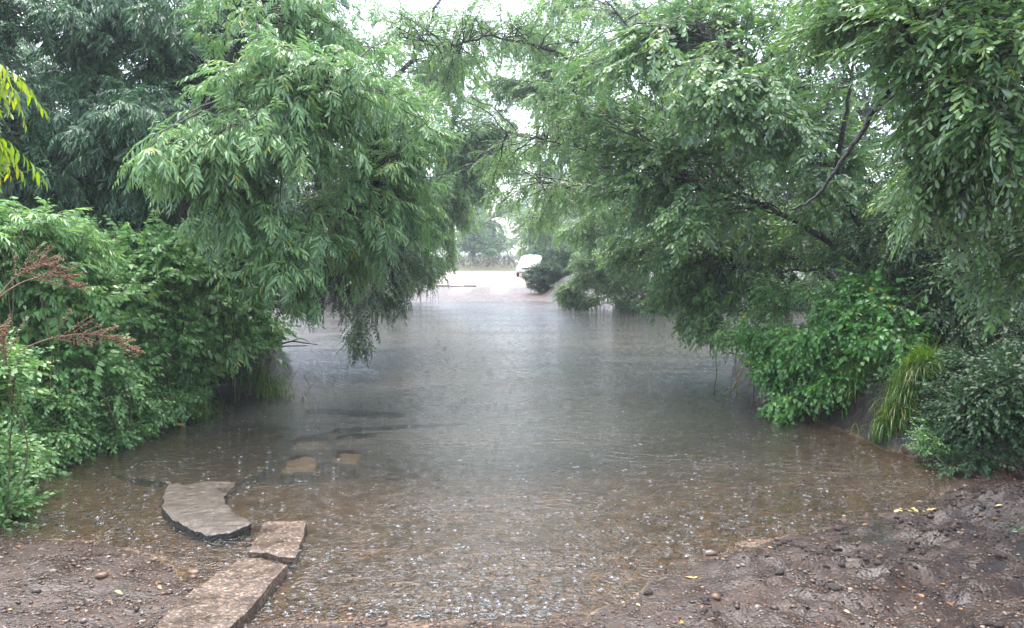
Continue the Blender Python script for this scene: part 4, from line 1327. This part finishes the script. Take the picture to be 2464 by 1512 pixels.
KG = "concrete kerb pieces of the old causeway"
slab("concrete_kerb", "short pebbly concrete block at the water end of the straight kerb, past the crack", "kerb",
     [(640, 1236, .085), (742, 1234, .085), (710, 1318, .085), (680, 1316, .085), (640, 1305, .085), (596, 1303, .085)], lambda x, y: .042 + .012 * (y - 5), .16, M["pebbly"], 1, group=KG, side=M["pebbly"], rough=.003, edge=.010)
slab("concrete_kerb", "long pebbly concrete kerb running out of the picture at the bottom left", "kerb",
     [(580, 1322, .09), (630, 1322, .09), (660, 1334, .09), (692, 1338, .09), (640, 1400, .09), (600, 1450, .09), (530, 1515, .09), (440, 1640, .09), (250, 1640, .09), (350, 1515, .085), (470, 1400, .085)],
     lambda x, y: .034 + .022 * (4.9 - y), .18, M["pebbly"], 2, group=KG, side=M["pebbly"], rough=.003, edge=.010)
cs = G(500, 1160)
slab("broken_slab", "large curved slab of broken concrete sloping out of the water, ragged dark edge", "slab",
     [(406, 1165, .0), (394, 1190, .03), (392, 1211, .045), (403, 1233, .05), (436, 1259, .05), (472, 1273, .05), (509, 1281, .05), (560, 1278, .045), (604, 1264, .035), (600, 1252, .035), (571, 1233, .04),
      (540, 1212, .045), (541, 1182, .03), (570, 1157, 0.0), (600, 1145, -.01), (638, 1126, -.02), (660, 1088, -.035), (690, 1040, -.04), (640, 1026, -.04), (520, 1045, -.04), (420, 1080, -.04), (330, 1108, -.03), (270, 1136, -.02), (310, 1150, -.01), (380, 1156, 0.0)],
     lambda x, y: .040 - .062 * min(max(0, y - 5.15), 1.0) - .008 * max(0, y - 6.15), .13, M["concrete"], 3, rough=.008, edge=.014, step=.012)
SG = "sunken paving stones of the old ford"
for lab, ol, z in (("tan paving stone just under the surface beside the broken slab", [(676, 1138), (700, 1108), (735, 1098), (762, 1104), (756, 1136)], -.022),
                   ("brown sunken paving stone right of the tan one", [(800, 1118), (812, 1097), (868, 1095), (866, 1119)], -.05),
                   ("brown sunken paving stone farther out behind the tan one", [(702, 1084), (716, 1064), (785, 1062), (790, 1084)], -.055),
                   ("sunken paving stone along the dark kerb joint", [(806, 1074), (822, 1060), (905, 1056), (900, 1074)], -.06),
                   ("sunken slab farthest out, a pale patch under water", [(722, 1022), (745, 1000), (860, 1004), (980, 1010), (960, 1026), (850, 1022)], -.075)):
    slab("paving_stone", lab, "paving stone", [(a, b2, z) for a, b2 in ol], lambda x, y, z=z: z * .75, .10, M["silted"], int(abs(z) * 1e4), group=SG, edge=.045, side=M["silted"])
slab("sunken_kerb", "long sunken kerb showing as a dark line across the ford", "kerb", [(790, 1062, -.07), (800, 1050, -.07), (960, 1040, -.07), (1120, 1034, -.07), (1130, 1040, -.07), (960, 1050, -.07)], lambda x, y: -.10, .1,
     rough_mat("weedy kerb", (.012, .014, .010), (.03, .032, .022), 20, .5, .4), 9, edge=.05)

# the water is only as deep as the slab under it
wp = np.stack([WX, WY], -1).reshape(-1, 2)
dv = dep.ravel().copy()
for pts, zt_ in SLABS:
    ins = np.zeros(len(wp), bool)
    for a, b2 in zip(pts, np.roll(pts, -1, 0)):
        c_ = (a[1] > wp[:, 1]) != (b2[1] > wp[:, 1])
        ins ^= c_ & (wp[:, 0] < a[0] + (wp[:, 1] - a[1]) / (b2[1] - a[1] + 1e-12) * (b2[0] - a[0]))
    for k in np.where(ins)[0]:
        dv[k] = min(dv[k], max(0.0, -zt_(*wp[k])))
water.data.attributes["depth"].data.foreach_set("value", dv.astype(np.float32))

# --- stones, clods, leaves --------------------------------------------------------------------------
ico_v, ico_t = [], []
import bmesh as _bm
for sub in (1, 2):
    bm = _bm.new()
    _bm.ops.create_icosphere(bm, subdivisions=sub, radius=1)
    bm.verts.index_update()
    ico_v.append(np.array([v.co[:] for v in bm.verts]))
    ico_t.append(np.array([[v.index for v in f.verts] for f in bm.faces]))
    bm.free()


def pebbles(name, pos, size, mat, r, tint, flat=.55):
    n = len(pos)
    k = 6
    V_, T_, A_, off = [], [], [], 0
    for q in range(k):
        s = np.arange(n) % k == q
        c_ = s.sum()
        base = ico_v[0] * (1 + r.normal(0, .16, (len(ico_v[0]), 1)))
        a = r.uniform(0, 6.28, c_)
        sc = size[s][:, None] * np.c_[r.uniform(.8, 1.4, c_), r.uniform(.6, 1.0, c_), r.uniform(.7, 1.2, c_) * flat]
        v = base[None] * sc[:, None]
        ca, sa = np.cos(a)[:, None], np.sin(a)[:, None]
        v = np.stack([v[..., 0] * ca - v[..., 1] * sa, v[..., 0] * sa + v[..., 1] * ca, v[..., 2]], -1) + pos[s][:, None]
        V_.append(v.reshape(-1, 3))
        T_.append((ico_t[0][None] + (np.arange(c_) * len(base))[:, None, None]).reshape(-1, 3) + off)
        A_.append(np.repeat(tint[s], len(base)))
        off += c_ * len(base)
    return mesh_obj(name, np.concatenate(V_), np.concatenate(T_), mat, attrs={"tint": np.concatenate(A_)})


n = 38000
yy = 3.0 + 3.6 * rng.random(n) ** 1.5
xx = rng.uniform(-1, 1, n) * (0.75 * yy + .4)
sdp = shore_dist(xx, yy)
okp = (sdp > -0.9)
dens = np.where(xx > .4, .55, 1.0)
okp &= rng.random(n) < np.where(sdp < -.05, .75, dens)
xx, yy = xx[okp], yy[okp]
sz = .0035 + .0075 * rng.random(len(xx)) ** 2.4 + (rng.random(len(xx)) < .04) * rng.uniform(.004, .013, len(xx))
pb = pebbles("gravel", np.c_[xx, yy, ground_z(xx, yy) + sz * .15], sz, M["stone"], rng, np.clip(rng.random(len(xx)) ** 1.2, 0, 1))
kind(pb, "stuff", "loose wet gravel at the near water's edge", "gravel")
# crumbly mud clods
n = 4200
yy = 3.0 + 2.6 * rng.random(n)
xx = rng.uniform(.3, 1, n) * (0.72 * yy + .3)
okp = (shore_dist(xx, yy) > .08) & (fnoise(xx * 2.5, yy * 2.5) > 0.02)
xx, yy = xx[okp], yy[okp]
sz = .004 + .021 * rng.random(len(xx)) ** 3.0
M["clod"] = rough_mat("mud clod", (.018, .012, .009), (.062, .040, .030), 60, .5, .6)
cl = pebbles("mud_crumbs", np.c_[xx, yy, ground_z(xx, yy) + sz * .2], sz, M["clod"], rng, rng.random(len(xx)), .7)
kind(cl, "stuff", "dark crumbs of churned mud on the near right shore", "mud")


def rock(name, label, cat, px, py, size, tint, seed, mat="stone", group=None, z=None):
    r = np.random.default_rng(seed)
    p = G(px, py, .05)
    zz = gz(p[0], p[1]) if z is None else z
    v = ico_v[1] * np.array(size)
    nn = ico_v[1]
    v = v * (1 + .28 * fnoise(nn[:, 0] * 1.7 + seed, nn[:, 1] * 1.7 + nn[:, 2], 3))[:, None]
    a = r.uniform(0, 6)
    v = np.c_[v[:, 0] * np.cos(a) - v[:, 1] * np.sin(a), v[:, 0] * np.sin(a) + v[:, 1] * np.cos(a), v[:, 2] + size[2] * .45]
    o = mesh_obj(name, v, ico_t[1], M[mat], attrs={"tint": np.full(len(v), tint)})
    o.location = (p[0], p[1], zz)
    return tag(o, label, cat, group)


rock("stone", "pinkish grey stone at the water's edge on the right, largest there", "stone", 1710, 1313, (.035, .022, .02), .75, 1)
rock("stone", "dark flat stone just below the pinkish grey one", "stone", 1726, 1336, (.022, .016, .012), .1, 2)
rock("stone", "reddish stone on the gravel spit at the left", "stone", 245, 1388, (.035, .028, .018), .5, 3)
rock("stone", "red brick-like stone in shallow water beside the long kerb", "stone", 465, 1352, (.04, .026, .012), .52, 4)
rock("mud_clod", "rust-coloured clod at the bottom of the mud shore", "clod", 1722, 1437, (.03, .024, .018), .48, 5)
rock("mud_clod", "dark clod standing at the edge of the mud and shallows", "clod", 1560, 1410, (.024, .02, .016), .05, 6, "clod")
rock("mud_clod", "dark elongated clod in the middle of the mud", "clod", 1876, 1388, (.035, .016, .013), .05, 7, "clod")
rock("mud_clod", "large crumbled clod low on the right mud", "clod", 2010, 1440, (.04, .03, .02), .05, 8, "clod")
rock("mud_clod", "black clod beside the hollow at the right of the mud", "clod", 2395, 1366, (.06, .03, .016), .05, 9, "clod")
rock("bank_rock", "dark wet rock at the foot of the bright grass tussock", "rock", 2205, 1080, (.12, .09, .085), .12, 10, "stone", z=-.02)
# leaves on the mud: pale heap, litter
lv, lt = leaf_shape("obov")


def leaves(name, pos, size, tint, r, mat="litter", tilt=.25):
    n = len(pos)
    a = r.uniform(0, 6.28, n)
    d = np.c_[np.cos(a), np.sin(a), r.normal(0, tilt, n)]
    v, t = scatter(lv, lt, pos, d, np.tile([0, 0, 1.], (n, 1)), r.normal(0, tilt, n), size, size * .26)
    return mesh_obj(name, v, t, M[mat], attrs={"tint": np.repeat(tint, len(lv))})


n = 170
yy = 3.1 + 3.2 * rng.random(n)
xx = rng.uniform(-1, 1, n) * (0.72 * yy)
okp = (shore_dist(xx, yy) > .03) & ((xx > .5) | (xx < -1.6))
xx, yy = xx[okp], yy[okp]
lf = leaves("leaf_litter", np.c_[xx, yy, ground_z(xx, yy) + .006], rng.uniform(.018, .045, len(xx)), rng.random(len(xx)), rng)
kind(lf, "stuff", "small brown and yellow fallen leaves scattered on the near shore", "leaf litter")
pc = G(2215, 1212, .07)
n = 16
lp_ = np.c_[pc[0] + rng.normal(0, .07, n), pc[1] + rng.normal(0, .035, n), np.zeros(n)]
lp_[:, 2] = ground_z(lp_[:, 0], lp_[:, 1]) + .012
for k in range(n):
    o = leaves("fallen_leaf", np.zeros((1, 3)), np.array([.05]), np.array([.95]), rng)
    o.location = lp_[k]
    tag(o, "pale yellow fallen leaf in the small heap where the pool meets the mud", "leaf", "pale leaves heaped by the pool")
for px, py, lab, sd_ in ((2385, 1237, "green leafy sprig lying on the mud below the ferny weeds", 3), (2418, 1275, "second green sprig on the mud, at the picture's edge", 4)):
    p = G(px, py, .12)
    p[2] = gz(p[0], p[1]) + .012
    r = np.random.default_rng(sd_)
    root = thing("fallen_sprig", lab, "sprig", p)
    LV, LT, ti, TV, TT = spray("sallow", r)
    LV = LV * np.array([.55, .55, .3]); TV = TV * np.array([.55, .55, .3])
    LV[:, 2] = np.abs(LV[:, 2]) + .004
    mesh_obj("foliage", LV, LT, M["sallow"], attrs={"tint": ti}, parent=root)
    mesh_obj("stem", TV, TT, M["twig"], parent=root)
o = leaves("floating_leaf", np.zeros((1, 3)), np.array([.16]), np.array([.9]), np.random.default_rng(4), tilt=.02)
o.location = G(412, 1020, .006)
tag(o, "long pale leaf floating on the water off the bramble bank", "leaf")
# drowned branch reaching out from the left bank
root = thing("drowned_branch", "black drowned branch sticking out over the water from the left bank tip", "branch", G(690, 860, .05))
o_ = G(690, 860, .05)
mbx = MB()
for pts, r0 in (([(660, 835, 11.4), (700, 822, 11.3), (735, 826, 11.2), (765, 830, 11.2)], .016), ([(700, 822, 11.3), (725, 815, 11.2), (745, 824, 11.1)], .009), ([(660, 835, 11.4), (700, 833, 11.3), (740, 832, 11.2)], .01)):
    mbx.tube(spline([P(*q) - o_ for q in pts], 14), np.linspace(r0, .005, 14), 5)
mbx.build("stem", [M["bark"]], root)
TG = "dry twigs hanging down the eroded bank"
for k, (pts, lab) in enumerate(((([(560, 900), (610, 915), (660, 940)]), "dry twig slanting across the face of the eroded bank"), (([(650, 955), (680, 925), (700, 895)]), "forked reddish twig standing at the bank tip"),
                                (([(600, 880), (640, 905), (655, 950)]), "thin dry twig arching down to the water from the eroded bank"), (([(730, 900), (745, 935), (735, 950)]), "bent reddish twig poking out of the water past the bank tip"))):
    pp = [P(q[0], q[1], G(pts[-1][0], pts[-1][1], 0)[1] - .12) for q in pts]
    root = thing("dry_twig", lab, "twig", pp[-1], TG)
    mbx = MB()
    mbx.tube(spline(np.array(pp) - pp[-1], 12), np.linspace(.007, .003, 12), 5)
    mbx.tube(spline(np.array([pp[1], pp[1] + (.06, -.02, .06), pp[1] + (.12, -.02, .07)]) - pp[-1], 6), np.linspace(.004, .002, 6), 4)
    mbx.build("stem", [M["drystem"]], root)

# --- rain striking the water --------------------------------------------------------------------------
n = 15000
yy = 3.6 + 20 * rng.random(n) ** 1.7
xx = rng.uniform(-1, 1, n) * (.62 * yy + .3)
okp = (shore_dist(xx, yy) < -.06) & (fnoise(xx * .9, yy * .6, 2) + .25 * rng.normal(size=n) > -.25)
xx, yy = xx[okp], yy[okp]
n = len(xx)
K = 7
a = np.arange(K) / K * 2 * math.pi
crown_v = np.r_[np.c_[.55 * np.cos(a), .55 * np.sin(a), 0 * a], np.c_[1.0 * np.cos(a), 1.0 * np.sin(a), .45 + .25 * np.cos(3 * a)], np.c_[.42 * np.cos(a), .42 * np.sin(a), 0 * a]]
ct = []
for k in range(K):
    k2 = (k + 1) % K
    ct += [(k, k2, K + k), (K + k, k2, 2 * K + k2), (K + k, 2 * K + k2, 2 * K + k)] if k % 2 == 0 else [(k, k2, K + k2), (K + k2, k, 2 * K + k)]
drop = np.array([(0, 0, 1), (1, 0, 0), (0, 1, 0), (-1, 0, 0), (0, -1, 0), (0, 0, -1)], float) * .28
dt_ = np.array([(0, 1, 2), (0, 2, 3), (0, 3, 4), (0, 4, 1), (5, 2, 1), (5, 3, 2), (5, 4, 3), (5, 1, 4)])
sv = np.r_[crown_v, drop + (0, 0, 1.1), drop * .7 + (.7, .3, .8), drop * .6 + (-.8, .2, .7)]
stt = np.r_[np.array(ct), dt_ + 3 * K, dt_ + 3 * K + 6, dt_ + 3 * K + 12]
sc = .003 + .0105 * rng.random(n) ** 2.6
ang = rng.uniform(0, 6.28, n)
v = sv[None] * (sc[:, None, None] * np.array([1.25, 1.25, .5]))
ca, sa = np.cos(ang)[:, None], np.sin(ang)[:, None]
v = np.stack([v[..., 0] * ca - v[..., 1] * sa, v[..., 0] * sa + v[..., 1] * ca, v[..., 2]], -1) + np.c_[xx, yy, np.full(n, .001)][:, None]
T_ = (stt[None] + (np.arange(n) * len(sv))[:, None, None]).reshape(-1, 3)
M["splash"] = plain_mat("splashing water", (.58, .61, .64), .18, trans=.3)
rk = 12
ra = np.arange(rk) / rk * 2 * math.pi
rng_i = np.where(rng.random(n) < .15)[0]
prof = [(.84, .0), (1.0, .055), (1.16, .0)]
ringv = np.concatenate([np.c_[p_ * np.cos(ra), p_ * np.sin(ra), np.full(rk, h_)] for p_, h_ in prof])
ringt = []
for q_ in range(2):
    for k in range(rk):
        k2 = (k + 1) % rk
        ringt += [(q_ * rk + k, q_ * rk + k2, (q_ + 1) * rk + k2), (q_ * rk + k, (q_ + 1) * rk + k2, (q_ + 1) * rk + k)]
rs = rng.uniform(.010, .032, len(rng_i))
rv_ = ringv[None] * rs[:, None, None] + np.c_[xx[rng_i], yy[rng_i], np.full(len(rng_i), .0012)][:, None]
rt_ = (np.array(ringt)[None] + (np.arange(len(rng_i)) * len(ringv))[:, None, None]).reshape(-1, 3)
M["ring"] = plain_mat("ripple of muddy water", (.065, .056, .044), .05, spec=.5)
sp2 = mesh_obj("rain_ripples", rv_.reshape(-1, 3), rt_, M["ring"])
kind(sp2, "stuff", "small rings spreading where raindrops hit the water", "ripples")
sp_ = mesh_obj("rain_splashes", v.reshape(-1, 3), T_, M["splash"])
kind(sp_, "stuff", "small white splashes of rain all over the water", "splashes")


fk = MB()
for k in range(4):
    x0 = -4.4 + k * .66
    fk.box((x0 + .32, 40.2 - .06 * k, gz(x0, 40.2) + .02), (.64, .12, .05 + .03 * (k % 2)), bev=.02)
o = fk.build("track_kerb", [M["dark_edge"]])
tag(o, "low dark kerb edge across the left half of the far track", "kerb")

# --- the white car -----------------------------------------------------------------------------------
def loft(mb, secs, n=14, m=0, p=3.2):
    """superelliptic sections (y, halfwidth, z0, z1)"""
    a = np.arange(n) / n * 2 * math.pi + math.pi / n
    V_ = []
    for (y, w, z0, z1) in secs:
        c_, s_ = np.cos(a), np.sin(a)
        V_.append(np.c_[w * np.sign(c_) * np.abs(c_) ** (2 / p), np.full(n, y), (z0 + z1) / 2 + (z1 - z0) / 2 * np.sign(s_) * np.abs(s_) ** (2 / p)])
    K_ = len(secs)
    V_ = np.concatenate(V_)
    i_, j_ = np.meshgrid(np.arange(K_ - 1), np.arange(n), indexing='ij')
    i_, j_ = i_.ravel(), j_.ravel()
    mb.quads(V_, np.c_[i_ * n + j_, i_ * n + (j_ + 1) % n, (i_ + 1) * n + (j_ + 1) % n, (i_ + 1) * n + j_][:, ::-1], m)
    for e, flip in ((0, 1), ((K_ - 1) * n, 0)):
        t = [(e, e + k, e + k + 1) for k in range(1, n - 1)]
        mb.add(V_, [x[::-1] for x in t] if flip else t, m)


M["paint"] = plain_mat("white car paint", (.80, .81, .82), .22, coat=.6)
M["glass"] = plain_mat("car glass", (.03, .04, .045), .06, spec=.9)
M["black"] = plain_mat("black trim", (.02, .02, .022), .45)
M["tyre"] = plain_mat("tyre rubber", (.025, .025, .026), .8)
M["rim"] = plain_mat("alloy rim", (.45, .46, .48), .3, metal=.9)
M["lamp"] = plain_mat("headlight lens", (.75, .78, .82), .08, spec=.9)
carp = np.array([1.05, 53.6, gz(1.05, 54.5)])
car = thing("parked_car", "white hatchback parked facing the ford, half hidden by a dark bush", "car", carp, rz=math.radians(-9))
mb = MB()
loft(mb, [(0, .66, .36, .60), (.05, .76, .30, .68), (.18, .83, .24, .76), (.55, .87, .20, .86), (1.05, .88, .20, .95), (2.2, .885, .20, .98), (3.4, .88, .20, .99), (3.85, .85, .26, .97), (4.05, .78, .34, .90)], 24)
loft(mb, [(.95, .80, .80, .94), (1.30, .77, .80, 1.17), (1.70, .70, .80, 1.42), (2.05, .665, .8, 1.50), (2.7, .66, .8, 1.51), (3.3, .65, .8, 1.45), (3.75, .68, .8, 1.22), (4.0, .70, .8, .98)], 24, p=4)
mb.build("body", [M["paint"]], car)
# windscreen, side windows
ws = MB()
ws.quads([(-.69, 1.06, 1.00), (.69, 1.06, 1.00), (.575, 1.66, 1.405), (-.575, 1.66, 1.405), (-.69, 1.12, .98), (.69, 1.12, .98), (.575, 1.72, 1.385), (-.575, 1.72, 1.385)], [[0, 1, 2, 3], [7, 6, 5, 4], [0, 4, 5, 1], [1, 5, 6, 2], [2, 6, 7, 3], [3, 7, 4, 0]])
ws.build("windscreen", [M["glass"]], car, smooth_shade=False)
for s in (-1, 1):
    for y0, y1, y2, y3 in ((1.40, 1.85, 2.35, 2.35), (2.43, 2.43, 3.2, 3.4)):
        w = MB()
        q = [(s * .775, y0, 1.02), (s * .690, y1, 1.40), (s * .680, y2, 1.42), (s * .765, y3, 1.02)]
        q2 = [(x - s * .03, y, z) for x, y, z in q]
        w.quads(q + q2, [[0, 1, 2, 3], [7, 6, 5, 4], [0, 4, 5, 1], [1, 5, 6, 2], [2, 6, 7, 3], [3, 7, 4, 0]])
        w.build("side_window", [M["glass"]], car, smooth_shade=False)
    hl = MB()
    hl.box((s * .62, .10, .66), (.34, .16, .15), bev=.05)
    hl.build("headlight", [M["lamp"]], car)
    mi = MB()
    mi.box((s * .97, 1.28, 1.06), (.20, .10, .15), bev=.04)
    mi.box((s * .87, 1.30, 1.03), (.10, .05, .05), bev=.01)
    mi.build("mirror", [M["paint"]], car)
    for wy_ in (.82, 3.32):
        wr = bpy.data.objects.new("wheel", None)
        COL.objects.link(wr)
        wr.parent = car
        wr.location = (s * .79, wy_, .31)
        ty, ri = MB(), MB()
        a = np.linspace(0, 2 * math.pi, 25)
        ring = np.c_[0 * a, np.cos(a) * .25, np.sin(a) * .25]
        ty.tube(ring, np.full(25, .075), 8, cap=False)
        ty.build("tyre", [M["tyre"]], wr)
        disc = np.c_[np.full(24, s * .06), np.cos(a[:-1]) * .2, np.sin(a[:-1]) * .2]
        ri.add(np.r_[disc, [[s * .075, 0, 0]]], [(k, (k + 1) % 24, 24) for k in range(24)])
        for k in range(5):
            t_ = k * 2 * math.pi / 5
            ri.tube([(s * .07, .04 * math.cos(t_), .04 * math.sin(t_)), (s * .085, .2 * math.cos(t_), .2 * math.sin(t_))], [.025, .018], 5)
        ri.build("rim", [M["rim"]], wr)
g = MB()
g.box((0, .035, .56), (.85, .08, .13), bev=.03)
g.box((0, .06, .36), (1.15, .10, .10), bev=.03)
g.build("grille", [M["black"]], car)
g = MB()
g.box((0, -.02, .47), (.5, .03, .11), bev=.008)
g.build("number_plate", [M["paint"]], car)


# ------------------------------------------------------------------ rainy air
hm = bpy.data.materials.new("rainy haze")
hm.use_nodes = True
hn = hm.node_tree.nodes
hn.remove(hn["Principled BSDF"])
pv_ = hn.new("ShaderNodeVolumePrincipled")
pv_.inputs["Color"].default_value = (0.86, 0.94, 1.0, 1)
pv_.inputs["Density"].default_value = HAZE
pv_.inputs["Anisotropy"].default_value = 0.2
hm.node_tree.links.new(pv_.outputs[0], hn["Material Output"].inputs["Volume"])
hmb = MB()
hmb.box((0, 56, 13), (170, 150, 30))
haze = hmb.build("haze", [hm], smooth_shade=False)
kind(haze, "stuff", "pale rain haze thickening towards the end of the track", "haze")

for k, v in STATS.items():
    print("SPRAYS", v, k)
print("TRIS", sum(len(o.data.polygons) for o in COL.objects if o.type == 'MESH'))
